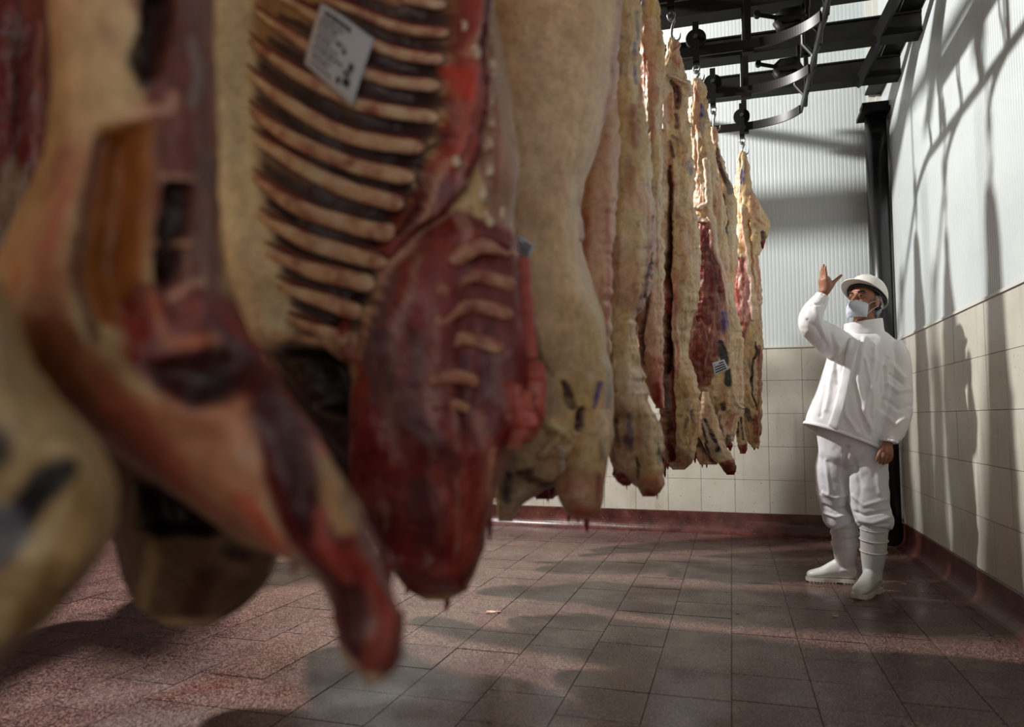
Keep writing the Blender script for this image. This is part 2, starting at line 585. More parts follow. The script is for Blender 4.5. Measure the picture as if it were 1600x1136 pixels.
# zigzag steel stirrups
for y in (5.12, 4.86, 4.56, 4.28, 3.96, 3.66, 3.36):
    zz = [(XJ - .05, y, 3.34), (XJ - .05, y, 3.20), (XJ + .0, y - .02, 3.12), (XJ + .0, y - .02, ZRAIL)]
    mesh_obj('stirrup', *loft(zz, 0.012, 8), M_RAIL, tr)
    zz = [(XJ + .05, y + .05, 3.34), (XJ + .05, y + .05, 3.22), (XJ + .02, y + .02, 3.14), (XJ + .01, y, ZRAIL)]
    mesh_obj('stirrup', *loft(zz, 0.012, 8), M_RAIL, tr)
# switch mechanisms
for k, (px, py, d) in enumerate(((1228, 112, 4.55), (1232, 36, 4.0))):
    c = at(px, py, d)
    s = empty('rail_switch', c)
    tag(s, ['black rail switch with lever, lower of the two', 'black rail switch with lever, upper of the two at picture top'][k], 'rail switch')
    mb = MB()
    mb.tube([c + (-.07, 0, .02), c + (-.03, 0, .03), c + (.05, 0, .03), c + (.08, 0, 0)], [(.03, .028), (.055, .035), (.06, .035), (.03, .02)], 10)
    mb.build('housing', M_STEEL, s, smooth=True)
    MB().tube([c + (-.07, -.03, .00), c + (-.04, -.03, -.045), c + (.03, -.03, -.05), c + (.06, -.02, -.02)], [.02, .032, .032, .02], 8).build('cam_block', M_STEEL, s, smooth=True)
    lv_ = MB().tube([c + (-.06, -.02, .03), c + (-.17, -.03, .06)], 0.012, 8).build('lever', M_STEEL, s)
    MB().tube([c + (-.165, -.045, .06), c + (-.165, -.01, .06)], 0.018, 10).build('lever_knob', M_STEEL, lv_, origin=c)
    MB().box(tuple(c + (-.06, -.05, -.01)), tuple(c + (.08, -.035, .012))).build('plate', M_RAIL, s)


def trolley(x, y, hook_bottom, label, long_hook=False):
    """wheel on the rail, strap beside it, swivel and hook down to hook_bottom"""
    t_ = empty('hook_trolley', (x, y, ZRAIL))
    tag(t_, label, 'hook trolley', 'hook trolleys')
    yc = y - .0
    zc = ZRAIL + .028 + .045
    prof = [(-.016, .054), (-.012, .056), (-.006, .046), (.006, .046), (.012, .056), (.016, .054)]
    pts = [(x, yc + a, zc) for a, r in prof]
    wh_ = MB().tube(pts, [r for a, r in prof], 24, ref=(0, 0, 1)).build('wheel', M_STEEL, t_, smooth=False)
    MB().box((x - .017, y - .034, ZRAIL - .075), (x + .017, y - .024, zc + .085)).box((x - .017, y - .034, ZRAIL - .085), (x + .017, y + .012, ZRAIL - .07)).build('strap', M_STEEL, t_)
    MB().tube([(x, y - .045, zc), (x, y + .025, zc)], 0.012, 10).build('axle', M_CHROME, wh_, origin=(x, y, ZRAIL))
    z0 = ZRAIL - .075
    ring = [(x + .0, y - .01, z0), (x - .016, y - .01, z0 - .02), (x - .012, y - .01, z0 - .045), (x, y - .01, z0 - .055), (x + .012, y - .01, z0 - .045), (x + .016, y - .01, z0 - .02), (x + .001, y - .01, z0)]
    MB().tube(cr(ring, 24), 0.005, 8).build('shackle', M_CHROME, t_, smooth=True)
    zt = z0 - .04
    zb = min(hook_bottom, zt - .06)
    hk = [(x - .008, y - .022, zt - .015), (x, y - .01, zt + .0), (x + .012, y, zt - .012), (x + .006, y, zt - .03), (x, y, (zt + zb) / 2), (x, y, zb + .03), (x + .016, y, zb + .004), (x + .036, y, zb + .012), (x + .042, y, zb + .04)]
    MB().tube(cr(hk, 40), [0.007] * 30 + list(np.linspace(.007, .002, 10)), 8).build('hook', M_CHROME, t_, smooth=True)
    return t_


# ------------------------------------------------------------------ carcass builder
FAT = srgb(220, 198, 162); FATP = srgb(216, 166, 140); FATY = srgb(214, 184, 128); FATW = srgb(232, 216, 198)
MEAT = srgb(142, 44, 40); MEATL = srgb(190, 88, 78); MEATD = srgb(66, 18, 20); DARK = srgb(34, 14, 18)
GREY = srgb(158, 150, 140); BLUE = srgb(62, 54, 142); PURP = srgb(74, 48, 56); MEMB = srgb(200, 158, 160)


def dist_poly(px, py, pts):
    """distance to a polyline and interpolated width"""
    P = np.asarray([p[:2] for p in pts], float)
    W = np.asarray([p[2] if len(p) > 2 else 1.0 for p in pts], float)
    best = np.full(px.shape, 1e9); ww = np.ones(px.shape)
    for k in range(max(1, len(P) - 1)):
        a = P[k]; b_ = P[min(k + 1, len(P) - 1)]
        d_ = b_ - a; L = d_ @ d_ + 1e-9
        t_ = np.clip(((px - a[0]) * d_[0] + (py - a[1]) * d_[1]) / L, 0, 1)
        ds = np.hypot(px - a[0] - t_ * d_[0], py - a[1] - t_ * d_[1])
        m = ds < best
        best[m] = ds[m]; ww[m] = (W[k] + t_ * (W[min(k + 1, len(P) - 1)] - W[k]))[m]
    return best, ww


def inside(px, py, pts):
    P = np.asarray(pts, float)
    r = np.zeros(px.shape, bool)
    n = len(P)
    for i in range(n):
        x1, y1 = P[i]; x2, y2 = P[(i + 1) % n]
        if y1 == y2: continue
        c = ((y1 > py) != (y2 > py)) & (px < (x2 - x1) * (py - y1) / (y2 - y1) + x1)
        r ^= c
    return r


class Carcass:
    def __init__(s, name, label, d, rings, base='fat', layers=(), rows=300, M=110, seed=1, warp=3.0, rough=1.0, hook=None,
                 group='beef sides hanging in the line', topz=2.9, expo=0.75, cat='beef side', parent=None, obj_name=None, mottle=1.0, fibre=0.0, dentil=0.0):
        s.d = d
        rings = sorted([tuple(r) + ((0.0,) if len(r) == 4 else ()) for r in rings])
        R = np.array(rings, float)
        ys = R[:, 0]
        # smooth monotone-ish interpolation of the ring table
        yy = np.linspace(ys[0], ys[-1], rows)
        if ys[0] < -80:    # spend the rows inside the frame
            k = max(6, rows // 8)
            yy = np.concatenate([np.linspace(ys[0], -40, k, endpoint=False), np.linspace(-40, ys[-1], rows - k)])
        def ip(c):
            v_ = np.interp(yy, ys, R[:, c])
            if ys[0] >= -80 or True:
                ker = np.hanning(9); ker /= ker.sum()
                p_ = np.pad(v_, 4, mode='edge')
                v2 = np.convolve(p_, ker, 'valid')
                return v2
        xl, xr, th, zo = ip(1), ip(2), ip(3), ip(4)
        seedn = seed * 13.7
        pxm = s.d / FPX
        wob = 1.0 * rough
        k_ = 0.012 / pxm
        xl = xl + wob * k_ * 0.35 * (fbm(yy * pxm * 9, yy * 0 + seedn, 0, seed, 5))
        xr = xr + wob * k_ * 0.35 * (fbm(yy * pxm * 9, yy * 0 + seedn + 50, 0, seed + 3, 5))
        if d > 2.0:    # torn, knobbly outline
            xl = xl + .0045 / pxm * fbm(yy * pxm * 42, yy * 0 + seedn + 3, 0, seed + 5, 4) * 1.6
            xr = xr + .0060 / pxm * fbm(yy * pxm * 38, yy * 0 + seedn + 70, 0, seed + 7, 4) * 1.8
        mid, w = (xl + xr) / 2, (xr - xl) / 2
        thv = np.linspace(0, 2 * math.pi, M, endpoint=False)
        cu, sv = np.cos(thv), np.sin(thv)
        U = np.sign(cu) * np.abs(cu) ** expo
        Vv = np.sign(sv) * np.abs(sv) ** expo
        PX = mid[:, None] + w[:, None] * U[None]
        PY = np.repeat(yy[:, None], M, 1)
        FR = np.repeat(-Vv[None], rows, 0)          # +1 = facing camera
        px, py = PX.ravel(), PY.ravel()
        fr = FR.ravel()
        thk = np.repeat(th[:, None], M, 1).ravel()
        amt = thk * fr + np.repeat(zo[:, None], M, 1).ravel()
        # metric coordinates for noise
        mx, my, mz = px * pxm, py * pxm, amt
        nz = fbm(mx * 7, my * 5, mz * 7 + seedn, seed, 4)
        nf = fbm(mx * 30, my * 14, mz * 30 + seedn, seed + 9, 4)
        fib = fbm(mx * 55 + nz * 2, my * 5, mz * 55, seed + 21, 3)
        wr = 1 - np.abs(fbm(mx * 16 + nz, my * 4, mz * 16, seed + 27, 4)) * 3
        disp = rough * (0.020 * nz + 0.009 * nf) + fibre * (0.012 * fib + 0.008 * np.clip(wr, -1, 1))
        frontm = sstep(-0.15, 0.25, fr)
        # colours
        a1 = sstep(-0.35, 0.45, nz + 0.3 * nf)[:, None]
        a2 = sstep(0.0, 0.5, fbm(mx * 11 + 9, my * 7, mz * 11 + 3, seed + 31, 4))[:, None]
        a3 = sstep(0.12, 0.42, fbm(mx * 16, my * 22, mz * 16 + 8, seed + 41, 5))[:, None]
        fatc = np.array(FAT) * (1 - a1) + np.array(FATY) * a1
        fatc = fatc * (1 - 0.55 * a2) + np.array(FATP) * 0.55 * a2
        fatc = fatc * (1 - 0.35 * mottle * a3) + np.array(srgb(150, 112, 84)) * 0.35 * mottle * a3
        fs = sstep(0.1, 0.5, fib)[:, None]
        meatc = np.array(MEAT) * (1 - fs * .5) + np.array(MEATL) * fs * .5
        b1 = sstep(-0.05, 0.35, fbm(mx * 9 + 3, my * 6, mz * 9 + 11, seed + 91, 5))[:, None]
        b2 = sstep(0.10, 0.34, fbm(mx * 22 + 5, my * 12, mz * 20 + 2, seed + 95, 5))[:, None]
        b3 = sstep(-0.05, 0.3, fbm(mx * 6 + 15, my * 5, mz * 6 + 22, seed + 99, 4))[:, None]
        meatc = meatc * (1 - 0.6 * b1) + np.array(MEATD) * 0.6 * b1
        b2 = b2 * .6
        meatc = meatc * (1 - 0.55 * b2) + np.array(srgb(184, 120, 106)) * 0.55 * b2
        meatc = meatc * (1 - 0.35 * b3) + np.array(srgb(112, 60, 62)) * 0.35 * b3
        # blood streaks, torn film and specks over the fat; pale fibres in the meat
        mm_ = min(1, mottle)
        st = sstep(0.16, 0.34, fbm(mx * 34 + 4, my * 7, mz * 30, seed + 111, 5))[:, None] * mm_
        sp_ = sstep(0.30, 0.40, fbm(mx * 60 + 1, my * 60, mz * 50, seed + 121, 3))[:, None] * mm_ ** 2 * .8
        film = sstep(0.10, 0.40, fbm(mx * 18 + 2, my * 9, mz * 18, seed + 131, 5))[:, None]
        fatc = fatc * (1 - .42 * st) + np.array(srgb(170, 84, 66)) * .42 * st
        fatc = fatc * (1 - .4 * film) + np.array(FATW) * .4 * film
        fatc = fatc * (1 - .5 * sp_) + np.array(srgb(96, 52, 44)) * .5 * sp_
        fb_ = sstep(0.18, 0.36, fbm(mx * 60 + 8, my * 6, mz * 50, seed + 141, 4))[:, None]
        meatc = meatc * (1 - .4 * fb_) + np.array(srgb(206, 160, 150)) * .4 * fb_
        paint = {'fat': fatc, 'meat': meatc}
        col = paint[base].copy()
        # warped pixel coordinates give the painted areas organic borders
        wx = px + warp * 3.0 * fbm(mx * 14, my * 14, mz * 8, seed + 51, 4)
        wy = py + warp * 3.0 * fbm(mx * 14, my * 14, mz * 8 + 7, seed + 61, 4)
        for L in layers:
            kind, pts, c = L[0], L[1], L[2]
            o = dict(w=1.0, op=1.0, disp=0.0, soft=3.0, tex=(0.35 if d > 1.6 else 0.0))
            o.update(L[3] if len(L) > 3 else {})
            if kind == 'S':
                ds, ww = dist_poly(wx, wy, [(p[0], p[1], (p[2] if len(p) > 2 else o['w'])) for p in pts])
                m = 1 - sstep(ww * 0.5 - o['soft'] * .5, ww * 0.5 + o['soft'] * .5, ds)
                prof = np.clip(1 - (ds / (ww * 0.5 + 1e-6)) ** 2, 0, 1) ** 0.5
            else:
                ins = inside(wx, wy, pts)
                ds, _ = dist_poly(wx, wy, list(pts) + [pts[0]])
                sd = np.where(ins, -ds, ds)
                m = 1 - sstep(-o['soft'] * .5, o['soft'] * .5, sd)
                prof = 1 - sstep(-max(o['soft'] * 2.0, 4), o['soft'] * .5, sd)
            if isinstance(c, str): cc_ = paint[c]
            elif c is None: cc_ = None
            else: cc_ = np.array(c)[None]
            m = m * o['op']
            if o['tex']:
                m = m * (1 - o['tex'] * sstep(-0.05, 0.3, fbm(mx * 24, my * 40, mz * 20, seed + 77, 4)))
            if cc_ is not None:
                col = col * (1 - m[:, None]) + cc_ * m[:, None]
            disp = disp + prof * frontm * o['disp']
        col = col * (1 + 0.16 * nf[:, None])
        # normals: radial direction in the ring plane
        rx = (U[None] * np.ones_like(w)[:, None]).ravel(); rf = fr
        nl = np.hypot(rx, rf) + 1e-9
        # taper displacement at thin places
        lim = np.clip(np.minimum(thk, np.repeat(w[:, None], M, 1).ravel() * pxm) / 0.03, 0.15, 1)
        disp = disp * lim
        world_ = at_many(px, py, 1.0) ; world_ = CAMP[None] + (world_ - CAMP[None]) * (s.d - amt - disp * rf / nl)[:, None] + Rt[None] * (disp * rx / nl)[:, None]
        s.px, s.py, s.fr, s.W = px, py, fr, world_
        V = world_
        n = rows
        idx = np.arange(rows * M).reshape(rows, M)
        a = idx[:-1]; b_ = np.roll(idx, -1, 1)[:-1]; c = np.roll(idx, -1, 1)[1:]; dd = idx[1:]
        F = np.stack([a, b_, c, dd], -1).reshape(-1, 4)
        top = V[idx[0]].mean(0); bot = V[idx[-1]].mean(0)
        V = np.vstack([V, top, bot])
        col = np.vstack([col, col[idx[0]].mean(0), col[idx[-1]].mean(0)])
        nt_, nb = rows * M, rows * M + 1
        F = F.tolist()
        for k in range(M):
            k2 = (k + 1) % M
            F.append([idx[0, k2], idx[0, k], nt_]); F.append([idx[-1, k], idx[-1, k2], nb])
        F = [[int(q) for q in f_] for f_ in F]
        s.top, s.bot = top, bot
        s.name = name
        if parent is None:
            org = np.array([bot[0], bot[1], bot[2]])
            s.obj = empty(name, org)
            tag(s.obj, label, cat, group)
            s.body = mesh_obj('body', V, F, M_FLESH, s.obj, smooth=True, col=col)
        else:
            s.obj = parent.obj
            s.body = mesh_obj(obj_name or name, V, F, M_FLESH, parent.obj, smooth=True, col=col)
            if label: s.body['label'] = label

    def surf(s, x, y, lift=0.0):
        q = (s.px - x) ** 2 + (s.py - y) ** 2 + np.where(s.fr > 0.02, 0, 1e9)
        return s.W[int(np.argmin(q))] - Gd * lift

    def tube(s, name, pts, wpx, mat, lift=0.004, flat=0.7, label=None, n=None, m=12, color=None, under=None):
        """a part laid on the surface along picture points; wpx = width in px (scalar or list)"""
        P = [s.surf(x, y, lift) for x, y in pts]
        n = n or 6 * len(P)
        P = cr(P, n)
        w = np.interp(np.linspace(0, 1, n), np.linspace(0, 1, len(pts)), wpx if not np.isscalar(wpx) else [wpx] * len(pts))
        rr = w * 0.5 * s.d / FPX
        t = np.linspace(0, 1, n)
        rr = rr * np.clip(np.minimum(t, 1 - t) * n / 2.0 + 0.35, 0, 1)
        rad = [(r, r * flat) for r in rr]
        v_, f_ = loft(P, rad, m, ref=-Gd)
        v_ = np.array(v_)
        v_ += 0.12 * rr.mean() * np.stack([vnoise(v_[:, 0] * 60, v_[:, 2] * 60, k) for k in range(3)], 1)
        o = mesh_obj(name, v_, f_, mat, under or s.obj, origin=np.array(s.obj.location), smooth=True)
        if label: o['label'] = label
        return o

    def drip(s, x, y, length, w, mat=None, lift=0.0, name='meat_scrap', lean=0):
        p0 = at(x, y, s.d) - Gd * lift
        L = length * s.d / FPX
        r0 = w * .5 * s.d / FPX
        L *= .8
        pth = [p0 + np.array([0, 0, .6 * L]), p0, p0 - np.array([0, 0, L * .5]) + Rt * lean * L * .3, p0 - np.array([0, 0, L]) + Rt * lean * L]
        kk = np.interp(np.linspace(0, 1, 18), np.linspace(0, 1, 8), [.5, .95, 1.1, 1, .8, .6, .48, .15])
        v_, f_ = loft(cr(pth, 18), [r0 * k for k in kk], 12)
        v_ = np.array(v_); v_ += .35 * r0 * np.stack([vnoise(v_[:, 0] / (r0 * 1.6), v_[:, 2] / (r0 * 2.2), 3 * k + x * .37) for k in range(3)], 1)
        return mesh_obj(name, v_, f_, mat or M_BLOOD, s.obj, smooth=True)


def S(pts, c, w=6, **k): k['w'] = w; return ('S', pts, c, k)
def P(pts, c, **k): return ('P', pts, c, k)
def dots(pts, c, r, **k): return [('S', [(x, y)], c, dict(w=r * 2, soft=r * .8, **k)) for x, y in pts]


# K: farthest side, hanging from the rail nearest the back wall
K = Carcass('beef_side', 'slim beef side at far right end of the line, ragged flap on its right', 5.13, [
    (237, 1156, 1163, .03), (243, 1153, 1167, .05), (264, 1151, 1169, .06), (290, 1148, 1173, .07), (308, 1149, 1182, .08), (330, 1150, 1194, .10),
    (345, 1152, 1201, .10), (361, 1152, 1196, .10), (388, 1151, 1190, .11), (400, 1149, 1185, .12), (420, 1145, 1185, .13), (450, 1144, 1188, .13), (512, 1146, 1191, .13),
    (573, 1148, 1190, .12), (635, 1150, 1189, .10), (666, 1158, 1189, .08), (690, 1170, 1187, .05), (700, 1176, 1184, .03)],
    rows=330, M=120, seed=3, warp=1.3, fibre=.9, layers=[
    S([(1159, 262, 14), (1156, 300, 8)], GREY, op=.6, soft=6), S([(1161, 268), (1159, 285)], BLUE, 4, op=.8, soft=4),
    P([(1140, 402), (1166, 400), (1174, 440), (1174, 500), (1164, 535), (1146, 520)], srgb(150, 48, 46), soft=5, op=.9), S([(1153, 410), (1158, 450), (1160, 500)], srgb(226, 176, 172), 5, op=.8, soft=4), S([(1166, 430), (1168, 500)], srgb(206, 170, 178), 5, op=.7, soft=4),
    S([(1150, 310), (1153, 360), (1152, 400)], FATW, 5, soft=4, disp=.01), S([(1160, 320), (1166, 380), (1172, 440), (1176, 500)], FATW, 5, soft=4, op=.8, disp=.015),
    S([(1163, 330), (1163, 390)], MEATL, 3, op=.6, soft=2), S([(1170, 345), (1174, 400), (1180, 450)], srgb(190, 120, 70), 3, op=.8, soft=2, disp=-.012), S([(1183, 400), (1186, 460), (1184, 520)], MEATL, 3, op=.7, soft=2, disp=-.01),
    S([(1190, 365), (1192, 385)], MEATD, 7, soft=2, disp=-.02), S([(1180, 340), (1192, 352)], MEATL, 4, op=.7, soft=3),
    S([(1181, 535, 3), (1183, 550, 7), (1180, 560, 4)], DARK, soft=2), S([(1172, 560), (1173, 590)], PURP, 4, op=.8), S([(1179, 560), (1174, 590), (1178, 622), (1184, 640)], DARK, 4, soft=2, disp=-.02),
    S([(1186, 540), (1187, 600), (1185, 680)], MEAT, 5, soft=2, op=.8), S([(1170, 600), (1176, 632)], FATY, 8, disp=.015), S([(1166, 640), (1172, 655), (1180, 660)], DARK, 8, op=.85), S([(1180, 650), (1182, 690)], MEAT, 7, op=.85)])
for x, y, l in ((1184, 690, 14), (1178, 694, 12), (1187, 672, 12)): K.drip(x, y, l, 6)
Kl = Carcass('foreleg', None, 5.02, [(640, 1156, 1164, .02), (655, 1150, 1163, .035), (670, 1149, 1163, .04), (690, 1151, 1167, .04), (700, 1154, 1168, .04), (709, 1157, 1165, .02)], parent=K, rows=60, M=36, seed=5, warp=1, rough=.4,
    layers=[S([(1152, 660), (1154, 680)], DARK, 5, soft=2), S([(1158, 652), (1161, 685)], DARK, 4, soft=2), P([(1145, 696), (1175, 692), (1175, 715), (1145, 715)], 'meat', soft=3)])
K.drip(1191, 378, 14, 8); K.drip(1187, 372, 16, 6)

# J: behind, second rail
J = Carcass('beef_side', 'half hidden beef side with a thin shank and pale knuckle, behind its red-faced neighbour', 4.60, [
    (198, 1111, 1120, .02), (204, 1109, 1124, .04), (214, 1111, 1124, .04), (225, 1113, 1122, .035), (240, 1113, 1126, .04), (262, 1114, 1133, .06), (290, 1112, 1143, .09),
    (322, 1108, 1151, .11), (388, 1105, 1152, .12), (450, 1105, 1146, .12), (520, 1110, 1150, .11), (600, 1115, 1152, .1), (660, 1120, 1150, .08), (690, 1128, 1145, .05)],
    rows=260, M=90, seed=8, warp=1.4, layers=[S([(1120, 236), (1126, 262), (1136, 290), (1141, 300)], MEATD, 9, soft=3), S([(1118, 204)], FATP, 12, soft=5),
    S([(1128, 306), (1130, 330), (1134, 350)], MEATD, 9, soft=3, disp=-.02), S([(1127, 340), (1132, 352)], FATW, 6), S([(1135, 356), (1137, 367)], DARK, 5, soft=2), S([(1140, 300), (1140, 380)], GREY, 12, op=.4, soft=8)])
# I: third rail, red muscle face
I = Carcass('beef_side', 'beef side with a bare dark red muscle face, blue stamp and small paper tag', 4.05, [
    (122, 1083, 1094, .03), (130, 1080, 1100, .05), (141, 1079, 1103, .06), (176, 1075, 1103, .07), (211, 1077, 1108, .07), (246, 1081, 1116, .08), (299, 1084, 1128, .10), (334, 1086, 1134, .11),
    (400, 1085, 1135, .13), (450, 1087, 1143, .14), (496, 1082, 1154, .15), (542, 1075, 1161, .16), (598, 1080, 1162, .15), (635, 1087, 1160, .13), (663, 1089, 1151, .11), (690, 1089, 1142, .09), (712, 1090, 1128, .07), (726, 1094, 1118, .04)],
    rows=420, M=150, seed=12, warp=1.8, fibre=.7, layers=[
    S([(1089, 135), (1088, 165), (1092, 215)], FATP, 12, op=.8, soft=8), S([(1087, 140), (1092, 158)], MEATL, 4, op=.6), S([(1099, 180, 10), (1096, 200, 12), (1092, 215, 6)], GREY, op=.85, soft=5),
    S([(1098, 166), (1096, 180)], BLUE, 6, op=.9, soft=3), S([(1084, 225), (1090, 280), (1094, 330)], MEATL, 5, op=.45, soft=5), S([(1104, 250), (1108, 320), (1118, 400), (1128, 450)], FATW, 11, op=.8, soft=6, disp=.012),
    S([(1122, 290), (1126, 318)], MEATL, 7, op=.6), S([(1086, 322), (1094, 326), (1100, 322)], FATW, 9, soft=4, disp=.03), S([(1090, 340), (1102, 345)], FATW, 6, soft=3, disp=.025),
    P([(1092, 344), (1108, 348), (1118, 400), (1130, 445), (1138, 470), (1130, 520), (1122, 560), (1110, 600), (1095, 608), (1082, 590), (1076, 540), (1085, 480), (1090, 420)], 'meat', soft=4),
    P([(1096, 350), (1110, 362), (1122, 430), (1128, 470), (1120, 540), (1106, 595), (1090, 595), (1084, 530), (1090, 460)], srgb(104, 30, 32), soft=12, op=.75),
    S([(1106, 360), (1120, 430), (1126, 520)], GREY, 2.0, op=.5, soft=2), S([(1095, 500), (1110, 540), (1100, 580)], FATP, 2, op=.5, soft=2), S([(1120, 460), (1112, 560)], FATP, 3, op=.4, soft=3), S([(1125, 400), (1134, 455)], FATP, 4, op=.8, soft=3),
    S([(1092, 604), (1106, 616)], GREY, 10, op=.8, soft=6), S([(1131, 492), (1132, 508)], BLUE, 14, op=.75, soft=6, tex=.2), S([(1130, 516)], BLUE, 11, op=.6, soft=6), S([(1142, 520), (1138, 540)], BLUE, 5, op=.4, soft=5),
    S([(1126, 537, 10), (1131, 552, 17), (1134, 565, 12)], DARK, soft=3, tex=0, disp=-.006), S([(1138, 582, 13), (1136, 598, 12)], DARK, soft=3, tex=0, disp=-.006), S([(1130, 628), (1130, 636)], DARK, 8, soft=2), S([(1121, 560), (1125, 575)], DARK, 3, op=.7),
    S([(1146, 615), (1152, 635), (1160, 640)], FATW, 3, disp=.01), S([(1118, 620), (1120, 645)], DARK, 5, soft=3, op=.8), S([(1126, 650, 6), (1124, 680, 10), (1126, 710, 10)], MEATD, op=.85, soft=6), S([(1148, 650), (1138, 670)], MEATL, 9, op=.7),
    S([(1092, 690), (1110, 705), (1120, 720)], MEATD, 18, op=.9, soft=6), S([(1138, 685), (1140, 700)], MEATD, 10, soft=4)])
Il = Carcass('foreleg', 'bent foreleg with dark tendons and cut red end', 3.86, [(612, 1097, 1108, .03), (630, 1095, 1113, .05), (655, 1090, 1120, .055), (680, 1091, 1128, .05), (700, 1101, 1137, .045), (715, 1112, 1146, .042), (728, 1124, 1151, .04), (737, 1130, 1150, .03), (742, 1136, 1147, .01)],
    parent=I, rows=130, M=60, seed=15, warp=1, rough=.5, layers=[S([(1098, 655, 12), (1108, 690, 16), (1122, 712, 10)], GREY, op=.6, soft=8),
    S([(1096, 662), (1104, 690)], DARK, 4, soft=2), S([(1100, 655), (1116, 690)], DARK, 4, soft=2, disp=-.008), S([(1110, 672), (1122, 700)], DARK, 5, soft=2), S([(1101, 692), (1110, 712)], DARK, 4, soft=2), S([(1124, 690), (1134, 712)], FATW, 5, soft=3),
    S([(1122, 702)], DARK, 9, soft=3), P([(1126, 722), (1148, 716), (1160, 730), (1150, 750), (1120, 745)], 'meat', soft=3), P([(1130, 728), (1146, 722), (1152, 735), (1140, 742)], MEATD, soft=4, op=.7)])
for x, y, l, w in ((1097, 716, 18, 6), (1104, 720, 14, 5), (1090, 706, 18, 7), (1114, 716, 12, 5), (1086, 712, 14, 5), (1140, 696, 12, 8)): I.drip(x, y, l, w, lift=.0)

# H: fourth rail, cream outside with a dark cut edge on its left
H = Carcass('beef_side', 'cream beef side with dark red cut edge, directly left of the red-faced side', 3.50, [
    (58, 1044, 1056, .03), (66, 1041, 1063, .045), (80, 1040, 1064, .05), (99, 1034, 1065, .07), (123, 1020, 1075, .09), (141, 1015, 1075, .10), (176, 1013, 1072, .11), (211, 1011, 1077, .12), (264, 1011, 1083, .13), (317, 1014, 1084, .14),
    (352, 1017, 1090, .15), (400, 1022, 1096, .16), (440, 1024, 1093, .16), (479, 1026, 1088, .16), (519, 1028, 1077, .15), (550, 1029, 1074, .14), (590, 1030, 1086, .14), (638, 1031, 1090, .12), (677, 1031, 1088, .10), (700, 1031, 1086, .08), (716, 1033, 1083, .05), (727, 1042, 1078, .03), (734, 1052, 1070, .012)],
    rows=440, M=170, seed=21, warp=2.2, fibre=.5, layers=[
    P([(1010, 110), (1046, 110), (1044, 200), (1042, 280), (1040, 330), (1030, 400), (1012, 400)], FATW, soft=8, op=.7, disp=.01),
    S([(1016, 180), (1018, 260), (1020, 330)], MEATL, 6, op=.6, soft=5), S([(1026, 200), (1030, 280), (1036, 330)], FATP, 6, op=.8, soft=5, disp=.02), S([(1036, 110), (1040, 160), (1040, 200)], FATW, 10, op=.8, disp=.02, soft=5),
    S([(1054, 62), (1050, 80), (1060, 70)], MEATL, 5, op=.6), S([(1050, 78), (1062, 66)], DARK, 2, soft=1), S([(1055, 88, 10), (1060, 98, 8)], MEATL, op=.7, soft=4),
    S([(1050, 130, 6), (1058, 140, 14), (1060, 165, 9)], MEATD, soft=4, disp=-.02), S([(1048, 120), (1068, 128), (1074, 150)], FATW, 6, soft=4, disp=.03), S([(1047, 150), (1048, 190)], srgb(196, 130, 84), 10, op=.8, soft=5, disp=.01), S([(1056, 180), (1058, 200)], MEATD, 6, op=.8, soft=3),
    S([(1052, 212), (1066, 222)], srgb(70, 66, 84), 5, op=.7, soft=4), S([(1076, 255, 5), (1076, 272, 6)], BLUE, op=.7, soft=3), S([(1050, 220), (1052, 245)], MEATD, 5),
    S([(1047, 260, 5), (1048, 300, 8), (1046, 360, 10), (1043, 430, 10), (1044, 500, 12), (1042, 560, 16), (1044, 640, 18), (1046, 715, 16)], srgb(92, 26, 26), soft=5, disp=-.035, tex=.2),
    S([(1048, 270, 3), (1047, 360, 6), (1040, 440, 8), (1046, 520, 6), (1038, 580, 8)], DARK, soft=4, op=.8, disp=-.02), S([(1034, 430), (1036, 470), (1044, 490)], MEATL, 8, soft=5, disp=.015), S([(1034, 440), (1040, 465)], FATP, 3, op=.8),
    S([(1042, 580, 6), (1046, 640, 8), (1050, 700, 6)], MEATL, op=.6, soft=4), S([(1038, 590), (1040, 640)], GREY, 6, op=.7, soft=3), S([(1052, 420), (1056, 500), (1057, 590)], MEATL, 5, op=.7, soft=3),
    S([(1030, 330), (1034, 390)], FATW, 12, op=.7, soft=8), S([(1030, 375), (1032, 395)], MEATL, 5, op=.8, soft=3),
    S([(1078, 640), (1080, 660)], srgb(70, 72, 90), 5, op=.8), S([(1072, 650), (1068, 668)], srgb(70, 72, 90), 5, op=.7), S([(1062, 715), (1072, 726)], srgb(150, 84, 60), 24, op=.7, soft=14), S([(1072, 560), (1070, 620)], srgb(196, 160, 96), 16, op=.5, soft=10)])
for x, y, l, w in ((1037, 724, 26, 7), (1042, 720, 16, 6), (1033, 712, 22, 7)): H.drip(x, y, l, w, lift=.02)

